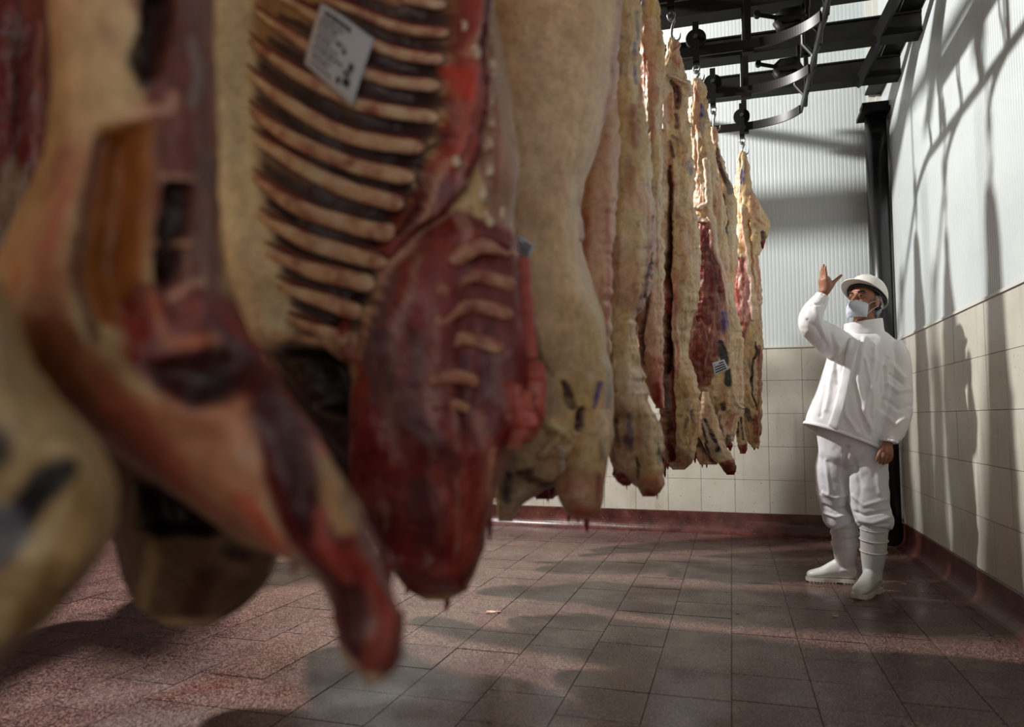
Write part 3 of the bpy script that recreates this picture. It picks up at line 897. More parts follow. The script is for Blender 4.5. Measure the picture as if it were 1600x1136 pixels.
# G: shank going out of the top, pink flank below
G = Carcass('beef_side', 'beef side with a bright pinkish shank at the picture top and a pink pointed flank', 2.94, [
    (-100, 1000, 1012, .03), (-90, 994, 1018, .045), (0, 994, 1025, .07), (35, 998, 1030, .07), (70, 1002, 1036, .07), (100, 1003, 1036, .075), (150, 1005, 1034, .08), (200, 1006, 1032, .09), (264, 1004, 1032, .10),
    (317, 1000, 1034, .11), (400, 992, 1036, .12), (451, 990, 1036, .12), (519, 996, 1035, .11), (560, 1002, 1036, .10), (600, 1008, 1037, .08), (620, 1016, 1038, .05), (638, 1026, 1039, .02)],
    rows=340, M=110, seed=31, warp=2.2, fibre=.6, layers=[S([(1002, -60), (1003, 20), (1006, 45)], GREY, 14, op=.8, soft=6), S([(1003, 0), (1004, 8)], BLUE, 7, op=.8), S([(1012, 40), (1016, 90), (1018, 150)], FATP, 20, op=.7, soft=12),
    S([(1008, 60), (1012, 120)], MEATL, 5, op=.6, soft=5), S([(1018, 100), (1022, 150), (1020, 220)], MEATL, 5, op=.5, soft=5), S([(1005, 110), (1004, 160), (1008, 260), (1014, 320)], MEAT, 6, soft=4, disp=-.01),
    P([(985, 400), (1015, 400), (1036, 470), (1040, 640), (1010, 630), (985, 480)], FATP, soft=12, op=.9), P([(1020, 560), (1040, 560), (1040, 645), (1015, 630)], MEATL, soft=14, op=.9), S([(1018, 420, 3), (1010, 470, 5), (1002, 520, 6), (1006, 570, 4)], DARK, op=.85, soft=3, disp=-.02),
    S([(1000, 420), (994, 470), (990, 530)], MEMB, 9, soft=4, disp=.01), S([(1028, 600), (1032, 635)], MEAT, 8, soft=6, op=.8)])
# E: brownish cream side, two forequarter bulbs
E_ = Carcass('beef_side', 'tan beef side mottled with brown specks, ending in two rounded bulbs by the floor curb', 2.36, [
    (-285, 975, 985, .04), (-270, 966, 994, .06), (-120, 955, 1000, .10), (0, 950, 998, .13), (70, 948, 1002, .13), (140, 946, 1004, .14), (211, 944, 1013, .15), (299, 938, 1021, .16), (352, 936, 1025, .17), (400, 936, 1023, .17), (459, 938, 1008, .17),
    (500, 940, 991, .16), (540, 942, 990, .15), (598, 944, 1004, .15), (638, 946, 1012, .14), (660, 948, 1028, .13), (680, 950, 1034, .13), (717, 954, 1034, .12), (735, 958, 1035, .10), (752, 985, 1035, .08), (765, 996, 1032, .06), (776, 1004, 1024, .02)],
    rows=420, M=170, seed=41, warp=2.8, fibre=.25, mottle=1.2, layers=[
    P([(940, -50), (1000, -50), (1005, 160), (1000, 240), (940, 240)], FATY, soft=30, op=.4), S([(992, 70), (993, 85)], BLUE, 6, op=.8, soft=4), S([(968, 100), (966, 118)], BLUE, 5, op=.7, soft=4), S([(993, 105), (992, 128)], BLUE, 6, op=.8, soft=4), S([(994, 20), (996, 60)], srgb(80, 80, 90), 9, op=.7, soft=6),
    S([(978, 28), (984, 22)], MEATD, 3, op=.7), S([(990, 165, 8), (991, 195, 16), (994, 222, 12)], MEAT, op=.75, soft=10), S([(998, 130), (1000, 170)], MEATL, 5, op=.7), S([(985, 310), (1000, 300), (1010, 330)], FATP, 26, op=.6, soft=18),
    S([(1024, 330, 3), (1022, 380, 9), (1012, 440, 9), (1000, 480, 9), (996, 520, 6)], MEMB, soft=4, op=.9, disp=.01), S([(1020, 400), (1006, 460), (996, 520), (1003, 570), (1014, 610)], DARK, 3, soft=2, op=.8, disp=-.02),
    S([(960, 440), (975, 470)], srgb(160, 100, 70), 30, op=.45, soft=24), S([(970, 640), (990, 650)], srgb(120, 82, 52), 34, op=.5, soft=26), S([(986, 646, 6), (984, 668, 12), (986, 690, 10)], srgb(62, 54, 92), op=.8, soft=5), S([(978, 690), (986, 698)], srgb(72, 62, 80), 14, op=.8, soft=7),
    S([(1022, 650, 8), (1026, 662, 6)], srgb(90, 92, 110), op=.7, soft=4), S([(1028, 692, 4), (1029, 720, 7)], srgb(70, 60, 74), op=.75, soft=4), S([(964, 660), (966, 700)], DARK, 9, op=.7, soft=6), S([(1005, 700), (1006, 740)], srgb(150, 110, 66), 20, op=.5, soft=12),
    S([(997, 715), (994, 745)], DARK, 4, op=.8, soft=3, disp=-.03), P([(1000, 745), (1034, 738), (1036, 780), (1000, 780)], MEATL, soft=14, op=.6), S([(1016, 768), (1022, 775)], MEAT, 12, soft=6, op=.9)])
Eb = Carcass('shank_end', 'cut red shank end', 2.36, [(700, 950, 990, .05), (725, 954, 992, .06), (742, 958, 992, .05), (752, 964, 990, .04), (759, 974, 984, .015)], parent=E_, rows=50, M=60, seed=44, rough=.6,
    layers=[P([(940, 731), (1000, 727), (1000, 770), (940, 770)], 'meat', soft=5), S([(964, 738), (986, 736)], FATP, 4, op=.8)])
for x, y, l, w in ((1027, 765, 18, 4), (979, 754, 14, 3), (1004, 764, 12, 4)): E_.drip(x, y, l, w)
# F: pink flank strip between the big cream side and the tan one
Fc = Carcass('beef_side', 'smooth pink flank strip hanging between the big cream side and the tan side', 2.09, [
    (-380, 950, 960, .04), (-360, 940, 966, .05), (-100, 925, 972, .08), (200, 915, 964, .10), (300, 905, 962, .10), (400, 903, 957, .10), (470, 910, 957, .09), (520, 925, 956, .06), (560, 944, 955, .03), (572, 948, 953, .01)],
    rows=260, M=80, seed=51, warp=3, rough=.6, layers=[P([(900, 100), (975, 100), (960, 600), (890, 600)], FATP, soft=20, op=.8), S([(950, 330), (950, 470), (951, 565)], MEATL, 7, op=.8, soft=6), S([(915, 330), (910, 400)], srgb(170, 84, 66), 16, op=.55, soft=14)])
Fn = Carcass('neck_end', None, 2.15, [(640, 806, 880, .06), (700, 812, 886, .08), (740, 816, 872, .08), (765, 822, 868, .06), (780, 840, 862, .03)], parent=Fc, rows=70, M=60, seed=52, base='meat', rough=1.6,
    layers=[P([(800, 600), (900, 600), (900, 800), (800, 800)], MEATD, op=.5, soft=20)])
for x, y, l, w in ((830, 765, 16, 5), (838, 770, 14, 4), (822, 758, 14, 5), (856, 772, 14, 6)): Fc.drip(x, y, l, w)

# D: the big cream side
D = Carcass('beef_side', 'broad smooth cream beef side in the middle with small label and clotted fat below', 1.81, [
    (-560, 850, 862, .04), (-540, 838, 880, .07), (-300, 800, 930, .12), (-100, 745, 955, .16), (0, 738, 965, .18), (90, 738, 962, .18), (160, 738, 951, .19), (229, 740, 934, .19), (282, 742, 915, .19), (335, 745, 906, .19), (387, 750, 909, .19), (451, 765, 925, .19),
    (495, 765, 941, .18), (550, 768, 947, .18), (578, 768, 957, .17), (618, 768, 960, .17), (677, 768, 957, .16), (709, 768, 950, .14), (735, 772, 938, .12), (750, 775, 900, .10), (765, 776, 850, .08), (790, 778, 815, .06), (815, 780, 800, .03)],
    rows=420, M=180, seed=61, warp=3.2, rough=.55, mottle=.6, layers=[
    P([(760, -100), (965, -100), (960, 300), (900, 600), (740, 500), (735, -100)], srgb(238, 204, 168), soft=40, op=.7),
    S([(963, 0, 6), (958, 120, 8), (948, 200, 12), (930, 270, 14), (912, 330, 12), (906, 370, 8)], MEMB, soft=6, disp=.008), S([(955, 130, 5), (942, 210, 6), (922, 280, 6), (910, 320, 8)], MEATL, op=.8, soft=4), S([(943, 220), (925, 270)], srgb(206, 190, 190), 5, op=.8, soft=4),
    S([(800, 225), (801, 240)], DARK, 7, op=.9, soft=4), S([(796, 150), (794, 260), (800, 330)], srgb(160, 132, 96), 6, op=.7, soft=5), S([(802, 440, 14), (815, 500, 34), (826, 560, 40), (830, 620, 56)], GREY, op=.85, soft=14), S([(812, 430, 5), (830, 500, 8), (846, 560, 8), (862, 590, 6)], PURP, op=.7, soft=7),
    S([(808, 500), (818, 580)], srgb(110, 104, 110), 14, op=.6, soft=12), S([(878, 600, 8), (886, 625, 14), (892, 640, 12)], PURP, soft=6, disp=-.01), S([(905, 645, 12), (902, 670, 14)], srgb(66, 36, 40), soft=6, disp=-.01), S([(832, 645, 14), (836, 655, 12)], PURP, op=.9, soft=8),
    S([(933, 600, 10), (928, 630, 8)], BLUE, op=.9, soft=5), S([(930, 615), (926, 640)], BLUE, 5, op=.8), S([(952, 600, 5), (952, 640, 8)], srgb(110, 112, 150), op=.7, soft=5),
    S([(945, 560), (950, 640), (945, 700)], srgb(190, 186, 178), 12, op=.5, soft=8), S([(858, 665), (872, 680), (860, 700), (848, 712)], srgb(222, 206, 160), 18, op=.9, soft=8, disp=.03), S([(880, 670), (884, 690)], srgb(222, 206, 160), 12, op=.9, soft=6, disp=.02), S([(876, 705), (878, 740)], FATW, 8, soft=4, disp=.03),
    S([(838, 600), (870, 650)], srgb(180, 172, 160), 20, op=.5, soft=14), S([(842, 585), (860, 600)], srgb(190, 170, 120), 6, op=.7, soft=4), S([(785, 640), (790, 760)], srgb(150, 146, 142), 34, op=.75, soft=14), S([(792, 745, 12), (790, 785, 12)], srgb(70, 66, 74), op=.85, soft=8), S([(860, 760), (810, 745), (830, 740)], MEATD, 14, op=.8, soft=8), S([(842, 140), (860, 140)], srgb(170, 140, 110), 3, op=.5)])
Dl = Carcass('foreleg', None, 1.72, [(640, 905, 950, .05), (680, 895, 956, .07), (705, 888, 952, .08), (730, 880, 946, .08), (757, 870, 941, .07), (780, 874, 938, .065), (796, 882, 934, .05), (806, 893, 926, .03), (811, 902, 918, .01)],
    parent=D, rows=120, M=80, seed=66, rough=.6, warp=3, layers=[P([(860, 740), (950, 740), (950, 830), (860, 830)], FATP, soft=30, op=.7), S([(890, 735), (896, 790)], srgb(168, 96, 80), 20, op=.6, soft=14), S([(904, 800), (930, 796)], MEATL, 16, op=.8, soft=10), S([(934, 740), (936, 790)], MEAT, 6, op=.7, soft=5), S([(940, 700), (944, 740)], BLUE, 4, op=.4)])
for x, y, l, w in ((913, 806, 26, 9), (886, 794, 22, 7), (932, 784, 16, 7), (900, 803, 14, 6)): D.drip(x, y, l, w, lift=.05)

ribs = [([(455, -75), (560, -20), (650, 0), (703, 10)], 12), ([(440, -20), (545, 15), (640, 45), (700, 55)], 12), ([(400, -10), (480, 25), (560, 62), (640, 88), (698, 96)], 14), ([(372, 20), (450, 66), (540, 104), (620, 128), (692, 138)], 15), ([(362, 62), (450, 115), (573, 166), (686, 186)], 16),
        ([(358, 112), (427, 160), (546, 212), (668, 234)], 18), ([(362, 168), (430, 214), (546, 258), (652, 282)], 19), ([(366, 212), (450, 262), (546, 300), (634, 322)], 20), ([(372, 276), (450, 324), (550, 356), (614, 366)], 21),
        ([(384, 338), (460, 376), (540, 398), (600, 410)], 21), ([(398, 392), (476, 424), (580, 448)], 21), ([(412, 445), (484, 470), (562, 490)], 20), ([(430, 498), (500, 520), (545, 532)], 17)]
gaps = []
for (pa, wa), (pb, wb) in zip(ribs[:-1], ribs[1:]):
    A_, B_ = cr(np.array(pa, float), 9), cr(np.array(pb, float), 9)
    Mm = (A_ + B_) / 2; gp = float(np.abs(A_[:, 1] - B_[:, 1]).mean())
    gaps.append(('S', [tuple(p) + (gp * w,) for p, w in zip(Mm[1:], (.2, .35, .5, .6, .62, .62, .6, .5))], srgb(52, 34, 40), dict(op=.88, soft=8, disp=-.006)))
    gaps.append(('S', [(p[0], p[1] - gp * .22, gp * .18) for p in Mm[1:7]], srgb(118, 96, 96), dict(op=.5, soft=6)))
# C: open rib cage seen from inside
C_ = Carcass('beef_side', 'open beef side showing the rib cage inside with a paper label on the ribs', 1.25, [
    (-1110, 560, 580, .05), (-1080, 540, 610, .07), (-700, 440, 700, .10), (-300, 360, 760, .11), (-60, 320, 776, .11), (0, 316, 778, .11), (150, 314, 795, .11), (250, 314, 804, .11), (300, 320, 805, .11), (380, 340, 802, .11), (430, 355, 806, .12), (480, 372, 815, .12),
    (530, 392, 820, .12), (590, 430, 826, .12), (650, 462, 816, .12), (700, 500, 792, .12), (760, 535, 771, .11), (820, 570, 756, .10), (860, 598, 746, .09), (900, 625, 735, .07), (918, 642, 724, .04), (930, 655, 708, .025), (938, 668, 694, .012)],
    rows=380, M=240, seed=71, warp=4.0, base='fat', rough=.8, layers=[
    # sunken rib field
    P([(330, -100), (712, -100), (702, 60), (688, 160), (668, 240), (632, 330), (600, 400), (570, 470), (540, 520), (450, 540), (380, 480), (335, 300)], srgb(112, 84, 80), soft=14, disp=-.040),
    P([(300, -100), (380, -80), (372, 60), (372, 180), (385, 300), (410, 400), (450, 520), (390, 540), (330, 420), (300, 200)], srgb(222, 216, 190), soft=26, op=1.0, disp=.016),
    P([(360, -120), (560, -120), (520, 40), (440, 40), (370, 80)], srgb(170, 128, 70), soft=30, op=.75),
    P([(560, -120), (712, -120), (700, 20), (620, 30)], srgb(170, 126, 66), soft=26, op=.7),
    *gaps,
    # red muscle along the spine
    P([(706, -100), (760, -100), (756, 60), (752, 160), (742, 240), (720, 300), (690, 340), (640, 380), (605, 420), (590, 400), (612, 350), (650, 300), (676, 250), (690, 170), (700, 80)], 'meat', soft=8, disp=.03),
    S([(720, -60), (722, 60), (712, 130), (706, 200), (690, 260)], MEATL, 16, op=.75, soft=12, disp=.01), S([(700, 110), (706, 150)], srgb(200, 62, 46), 16, op=.8, soft=10), S([(728, 30), (716, 75), (712, 85)], FATP, 8, op=.7, soft=6), S([(690, 250), (672, 290), (650, 350)], FATP, 7, op=.7, soft=5),
    S([(736, 40), (738, 130), (732, 220), (712, 280)], MEATD, 8, op=.6, soft=8, disp=-.01), S([(690, 215), (672, 240), (650, 320), (622, 370)], DARK, 7, op=.7, soft=6, disp=-.02),
    P([(745, -100), (790, -100), (798, 150), (806, 300), (800, 380), (770, 380), (748, 330), (745, 240), (752, 120)], srgb(170, 126, 110), soft=10, op=.9),
    S([(778, 20), (786, 150), (790, 260), (794, 340)], srgb(176, 140, 112), 12, op=.6, soft=8), S([(770, 60), (772, 180), (768, 300)], MEAT, 6, op=.6, soft=5),
    # chest cavity and neck
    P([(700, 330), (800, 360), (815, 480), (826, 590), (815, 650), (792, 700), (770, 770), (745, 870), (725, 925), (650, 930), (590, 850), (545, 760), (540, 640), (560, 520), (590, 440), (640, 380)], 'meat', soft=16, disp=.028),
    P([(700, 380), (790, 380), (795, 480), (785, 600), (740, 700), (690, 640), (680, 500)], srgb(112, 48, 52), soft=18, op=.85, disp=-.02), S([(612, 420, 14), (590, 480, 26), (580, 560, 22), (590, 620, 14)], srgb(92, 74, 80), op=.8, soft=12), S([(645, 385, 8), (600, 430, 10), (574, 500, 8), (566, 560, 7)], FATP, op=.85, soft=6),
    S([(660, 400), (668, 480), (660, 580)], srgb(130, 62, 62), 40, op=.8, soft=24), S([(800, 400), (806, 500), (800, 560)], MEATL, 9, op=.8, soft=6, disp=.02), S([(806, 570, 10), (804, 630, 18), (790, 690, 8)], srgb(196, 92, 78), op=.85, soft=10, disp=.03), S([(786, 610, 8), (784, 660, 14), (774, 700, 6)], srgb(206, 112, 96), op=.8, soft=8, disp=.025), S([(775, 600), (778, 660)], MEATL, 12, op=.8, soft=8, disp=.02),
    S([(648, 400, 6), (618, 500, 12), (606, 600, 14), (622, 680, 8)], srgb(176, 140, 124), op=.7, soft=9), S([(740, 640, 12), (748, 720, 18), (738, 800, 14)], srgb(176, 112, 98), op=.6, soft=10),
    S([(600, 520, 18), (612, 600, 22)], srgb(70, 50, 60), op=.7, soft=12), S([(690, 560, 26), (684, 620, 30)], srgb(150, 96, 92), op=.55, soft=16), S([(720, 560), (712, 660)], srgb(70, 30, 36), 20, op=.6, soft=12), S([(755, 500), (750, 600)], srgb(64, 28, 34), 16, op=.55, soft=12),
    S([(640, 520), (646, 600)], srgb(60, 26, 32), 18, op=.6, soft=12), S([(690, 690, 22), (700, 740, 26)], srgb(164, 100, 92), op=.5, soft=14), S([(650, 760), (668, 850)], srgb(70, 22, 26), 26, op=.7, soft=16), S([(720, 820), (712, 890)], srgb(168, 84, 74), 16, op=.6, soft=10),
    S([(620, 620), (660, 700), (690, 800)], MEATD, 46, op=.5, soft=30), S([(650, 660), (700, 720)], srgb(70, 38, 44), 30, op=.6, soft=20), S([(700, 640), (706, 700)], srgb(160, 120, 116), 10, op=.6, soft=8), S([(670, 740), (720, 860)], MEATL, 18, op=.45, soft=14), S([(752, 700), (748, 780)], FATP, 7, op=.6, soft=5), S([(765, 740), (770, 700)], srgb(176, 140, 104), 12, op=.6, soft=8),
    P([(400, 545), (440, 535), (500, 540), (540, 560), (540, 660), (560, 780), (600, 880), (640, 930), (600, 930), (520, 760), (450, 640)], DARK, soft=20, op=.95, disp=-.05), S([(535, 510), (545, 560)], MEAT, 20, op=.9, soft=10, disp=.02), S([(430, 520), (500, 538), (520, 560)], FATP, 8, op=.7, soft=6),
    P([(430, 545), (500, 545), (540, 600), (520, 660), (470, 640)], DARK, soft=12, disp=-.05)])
RIBM, nt, b = new_mat('rib_bone', srgb(190, 150, 122), 0.4)
tcn = N(nt, 'ShaderNodeTexCoord').outputs['Object']; n1 = noise_node(nt, 26, 5, tcn)
nt.links.new(ramp(nt, n1.outputs[0], [(0.32, srgb(160, 96, 84)), (0.5, srgb(208, 168, 138)), (0.7, srgb(226, 206, 172))]).outputs[0], b.inputs['Base Color']); bump(nt, b, n1.outputs[0], .3, .006)
NECKM, nt, b = new_mat('neck_rib_bone', srgb(176, 112, 88), 0.4)
n1 = noise_node(nt, 34, 5, N(nt, 'ShaderNodeTexCoord').outputs['Object'])
nt.links.new(ramp(nt, n1.outputs[0], [(0.35, srgb(132, 62, 56)), (0.52, srgb(176, 118, 96)), (0.7, srgb(196, 150, 112))]).outputs[0], b.inputs['Base Color'])
MARR, nt, b = new_mat('red_rib_edge', srgb(126, 52, 46), 0.35)
for k, (pts, w) in enumerate(ribs):
    rb_ = C_.tube('rib', pts, [w * .45, w * 1.15] + [w * 1.3] * (len(pts) - 2) if len(pts) > 2 else w * 1.3, RIBM, lift=.004, flat=.55)
    C_.tube('rib_vein', [(x, y - w * .62) for x, y in pts], 5, MARR, lift=.006, flat=.6, m=8, under=rb_)
for (pts, w) in [([(688, 412), (730, 384), (792, 396)], 15), ([(672, 458), (730, 430), (792, 446)], 14), ([(668, 505), (725, 478), (785, 492)], 13), ([(665, 552), (720, 530), (770, 545)], 13), ([(665, 600), (700, 588), (745, 598)], 12), ([(672, 640), (700, 632), (730, 640)], 9)]:
    C_.tube('neck_rib', pts, w * 1.7, NECKM, lift=.001, flat=.4)
for (x, y, w, h) in [(752, -35, 14, 26), (758, 8, 15, 28), (764, 57, 14, 30), (766, 108, 15, 30), (760, 158, 15, 32), (756, 229, 17, 24), (760, 266, 15, 24), (749, 304, 14, 26), (757, 342, 15, 26), (764, 196, 10, 18)]:
    C_.tube('vertebra', [(x - 1, y - h / 2), (x + 1, y), (x, y + h / 2)], [w * .8, w * 1.1, w * .8], M_BONE, lift=.002, flat=.5, m=10, n=8)
for (x, y, w, h) in [(718, 80, 14, 24), (712, 40, 10, 18), (690, 255, 12, 24), (784, 335, 12, 26)]:
    C_.tube('bone_chip', [(x - 1, y - h / 2), (x + 1, y), (x, y + h / 2)], [w * .7, w, w * .7], M_BONE, lift=.0, flat=.45, m=10, n=8)
for x, y, l, w, q in ((765, 740, 130, 18, 0), (697, 905, 60, 16, 0), (640, 905, 30, 12, -.2), (655, 880, 50, 22, 0), (700, 880, 40, 30, 0), (600, 840, 60, 26, .3), (622, 870, 50, 20, .2)): C_.drip(x, y, l, w, lean=q)

# B: nearest side, seen edge on, forequarter sweeping right
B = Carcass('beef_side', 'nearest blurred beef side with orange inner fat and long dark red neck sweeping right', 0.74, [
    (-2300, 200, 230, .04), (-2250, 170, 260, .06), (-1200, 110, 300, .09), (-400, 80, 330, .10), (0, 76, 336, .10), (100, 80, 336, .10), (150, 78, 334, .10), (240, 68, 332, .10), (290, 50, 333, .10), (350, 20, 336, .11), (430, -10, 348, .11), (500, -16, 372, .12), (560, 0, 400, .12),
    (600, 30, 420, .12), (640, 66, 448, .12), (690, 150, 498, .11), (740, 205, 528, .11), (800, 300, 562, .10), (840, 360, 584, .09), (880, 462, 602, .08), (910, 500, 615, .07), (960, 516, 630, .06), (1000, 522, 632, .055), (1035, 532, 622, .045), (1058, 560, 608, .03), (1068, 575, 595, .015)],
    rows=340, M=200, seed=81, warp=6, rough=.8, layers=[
    P([(60, -100), (200, -100), (200, 160), (170, 240), (120, 380), (60, 480), (0, 500), (-20, 400), (60, 240)], FAT, soft=20, op=.6),
    P([(150, 200), (240, 190), (235, 300), (222, 420), (215, 520), (150, 500), (118, 420), (125, 320)], srgb(158, 98, 46), soft=22, disp=-.03), S([(150, 220, 14), (128, 320, 16), (118, 420, 18), (140, 520, 22)], srgb(112, 56, 40), op=.75, soft=14, disp=-.01),
    S([(110, 250), (70, 400), (80, 520)], srgb(190, 112, 92), 50, op=.6, soft=34), S([(105, 300), (60, 420), (20, 520)], MEATL, 14, op=.5, soft=12), S([(30, 420), (10, 500)], srgb(200, 130, 80), 24, op=.7, soft=16),
    P([(205, -100), (340, -100), (336, 300), (350, 460), (280, 470), (232, 450), (232, 300), (245, 200), (200, 100)], 'meat', soft=16, op=.9), P([(215, -100), (330, -100), (330, 300), (250, 300), (215, 120)], MEATD, soft=30, op=.5), S([(250, 0), (240, 60), (225, 100)], DARK, 60, op=.85, soft=24, disp=-.02), S([(226, 90), (222, 130)], DARK, 30, op=.9, soft=12),
    S([(300, 60), (305, 110), (296, 160)], srgb(150, 130, 130), 16, op=.7, soft=12), S([(325, -40), (328, 100), (326, 240)], srgb(178, 128, 112), 18, op=.6, soft=14), S([(205, 20), (200, 80)], FAT, 22, op=.8, soft=12), S([(268, 150), (262, 170), (212, 180)], FATP, 16, op=.6, soft=12),
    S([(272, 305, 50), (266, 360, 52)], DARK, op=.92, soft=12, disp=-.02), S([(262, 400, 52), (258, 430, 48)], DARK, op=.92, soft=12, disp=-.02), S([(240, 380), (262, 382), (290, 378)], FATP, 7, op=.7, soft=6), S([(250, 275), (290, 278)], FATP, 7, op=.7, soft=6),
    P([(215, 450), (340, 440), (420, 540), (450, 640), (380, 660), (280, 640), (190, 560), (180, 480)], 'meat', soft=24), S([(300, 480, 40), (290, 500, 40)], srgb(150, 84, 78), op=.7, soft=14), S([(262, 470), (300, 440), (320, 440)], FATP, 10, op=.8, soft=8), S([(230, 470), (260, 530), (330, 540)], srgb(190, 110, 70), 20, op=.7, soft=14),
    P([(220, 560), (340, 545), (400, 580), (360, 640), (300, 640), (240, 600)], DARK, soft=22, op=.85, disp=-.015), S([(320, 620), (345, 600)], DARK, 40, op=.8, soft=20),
    P([(-20, 480), (100, 500), (200, 600), (300, 640), (390, 620), (410, 700), (420, 800), (440, 880), (300, 820), (150, 700), (40, 640)], srgb(196, 132, 98), soft=24, op=.85), P([(120, 560), (190, 600), (300, 720), (280, 760), (150, 660)], MEATL, soft=26, op=.6), S([(60, 520), (120, 620), (150, 660)], srgb(130, 66, 50), 30, op=.5, soft=22),
    S([(380, 780), (440, 860)], srgb(200, 84, 62), 36, op=.75, soft=22), S([(200, 690), (300, 770), (400, 850)], MEATL, 12, op=.6, soft=10), S([(345, 700), (380, 760)], srgb(190, 140, 96), 30, op=.6, soft=20),
    P([(380, 520), (430, 600), (500, 690), (560, 790), (600, 880), (632, 960), (630, 1000), (620, 1060), (560, 1060), (520, 1000), (505, 920), (470, 880), (430, 800), (400, 700), (380, 620)], 'meat', soft=14, disp=.01), S([(380, 560, 50), (430, 680, 60), (480, 800, 56), (530, 900, 50)], MEATD, op=.85, soft=30), S([(440, 700), (490, 830)], DARK, 30, op=.6, soft=24),
    P([(470, 650), (500, 680), (545, 780), (560, 830), (525, 840), (500, 780), (478, 710)], srgb(186, 150, 104), soft=12, op=.8), S([(480, 670), (488, 710)], MEATL, 16, op=.9, soft=8), S([(500, 800), (500, 850), (540, 900)], MEATL, 20, op=.6, soft=14), S([(515, 860), (560, 880), (600, 940), (612, 1000)], srgb(168, 62, 52), 22, op=.6, soft=16),
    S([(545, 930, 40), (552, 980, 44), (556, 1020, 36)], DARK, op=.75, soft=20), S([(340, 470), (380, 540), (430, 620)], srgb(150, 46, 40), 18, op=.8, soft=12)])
for x, y, l, w, q in ((600, 1000, 66, 24, 0), (622, 985, 56, 22, .1), (578, 1025, 60, 22, 0), (548, 1005, 50, 24, 0), (528, 960, 50, 18, 0), (460, 870, 36, 14, 0), (600, 900, 70, 30, .2)): B.drip(x, y, l, w, lean=q)

# lower left pieces, close to the lens
L1 = Carcass('beef_side', 'blurred pale beef leg with black patches slanting across the lower left corner', 0.55, [
    (-2600, -260, -220, .04), (-1500, -420, -150, .10), (0, -420, -110, .12), (300, -420, -70, .12), (480, -400, 0, .12), (560, -380, 40, .11), (620, -340, 90, .11), (690, -300, 160, .10), (760, -260, 196, .09), (830, -220, 196, .08), (880, -200, 165, .08), (930, -180, 118, .07), (980, -160, 70, .06), (1030, -140, 10, .05), (1080, -130, -50, .03), (1090, -110, -70, .01)],
    rows=200, M=160, seed=91, warp=7, rough=.8, layers=[P([(-20, 440), (60, 560), (190, 740), (200, 860), (0, 1060), (-60, 1060), (-60, 440)], srgb(176, 150, 106), soft=20, op=.85),
    P([(110, 710), (130, 740), (60, 830), (20, 850), (10, 810), (60, 740)], srgb(28, 26, 32), soft=14), P([(-40, 780), (40, 800), (60, 840), (20, 880), (-40, 900)], srgb(92, 94, 104), soft=18, op=.9), P([(-40, 640), (20, 680), (30, 720), (-10, 770), (-40, 780)], srgb(50, 48, 54), soft=14, op=.9), S([(0, 660), (120, 690)], srgb(150, 128, 86), 8, op=.6, soft=8), S([(150, 740), (120, 860), (40, 960)], srgb(176, 138, 84), 34, op=.6, soft=24)])
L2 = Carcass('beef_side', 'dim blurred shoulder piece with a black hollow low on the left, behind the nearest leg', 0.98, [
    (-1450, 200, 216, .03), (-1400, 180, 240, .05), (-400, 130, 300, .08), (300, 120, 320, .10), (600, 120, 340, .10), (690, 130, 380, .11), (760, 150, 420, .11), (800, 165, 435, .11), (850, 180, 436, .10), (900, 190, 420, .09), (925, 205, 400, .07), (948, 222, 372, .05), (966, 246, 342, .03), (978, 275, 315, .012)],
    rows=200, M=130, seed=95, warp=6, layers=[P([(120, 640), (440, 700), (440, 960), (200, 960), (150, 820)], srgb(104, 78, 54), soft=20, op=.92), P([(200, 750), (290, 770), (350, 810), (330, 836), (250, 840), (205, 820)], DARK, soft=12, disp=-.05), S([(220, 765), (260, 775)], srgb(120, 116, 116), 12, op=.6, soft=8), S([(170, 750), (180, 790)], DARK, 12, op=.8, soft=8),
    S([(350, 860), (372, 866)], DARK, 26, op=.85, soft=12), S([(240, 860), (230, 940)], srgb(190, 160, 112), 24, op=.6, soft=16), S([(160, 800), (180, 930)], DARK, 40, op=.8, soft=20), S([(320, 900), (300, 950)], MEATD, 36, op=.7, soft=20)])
for x, y, l, w in ((290, 950, 30, 26), (350, 945, 24, 22), (320, 955, 30, 16), (240, 930, 24, 20)): L2.drip(x, y, l, w)
A = Carcass('beef_side', 'dark red beef side at the left edge of the picture behind the nearest one', 1.45, [
    (-930, -60, -40, .03), (-900, -90, -20, .06), (-300, -170, 60, .10), (0, -180, 100, .12), (200, -180, 110, .12), (350, -180, 100, .12), (500, -170, 90, .12), (640, -150, 60, .10), (740, -120, 20, .06), (800, -80, -40, .02)],
    rows=160, M=130, seed=101, base='meat', warp=5, layers=[P([(-180, -100), (110, -100), (110, 560), (-180, 560)], MEATD, op=.6, soft=30), S([(56, 40), (50, 160), (60, 260)], srgb(150, 96, 88), 10, op=.7, soft=8), S([(28, 0), (22, 260)], DARK, 12, op=.6, soft=10), S([(20, 270, 40), (20, 330, 60), (10, 400, 50)], srgb(146, 128, 104), op=.6, soft=24)])


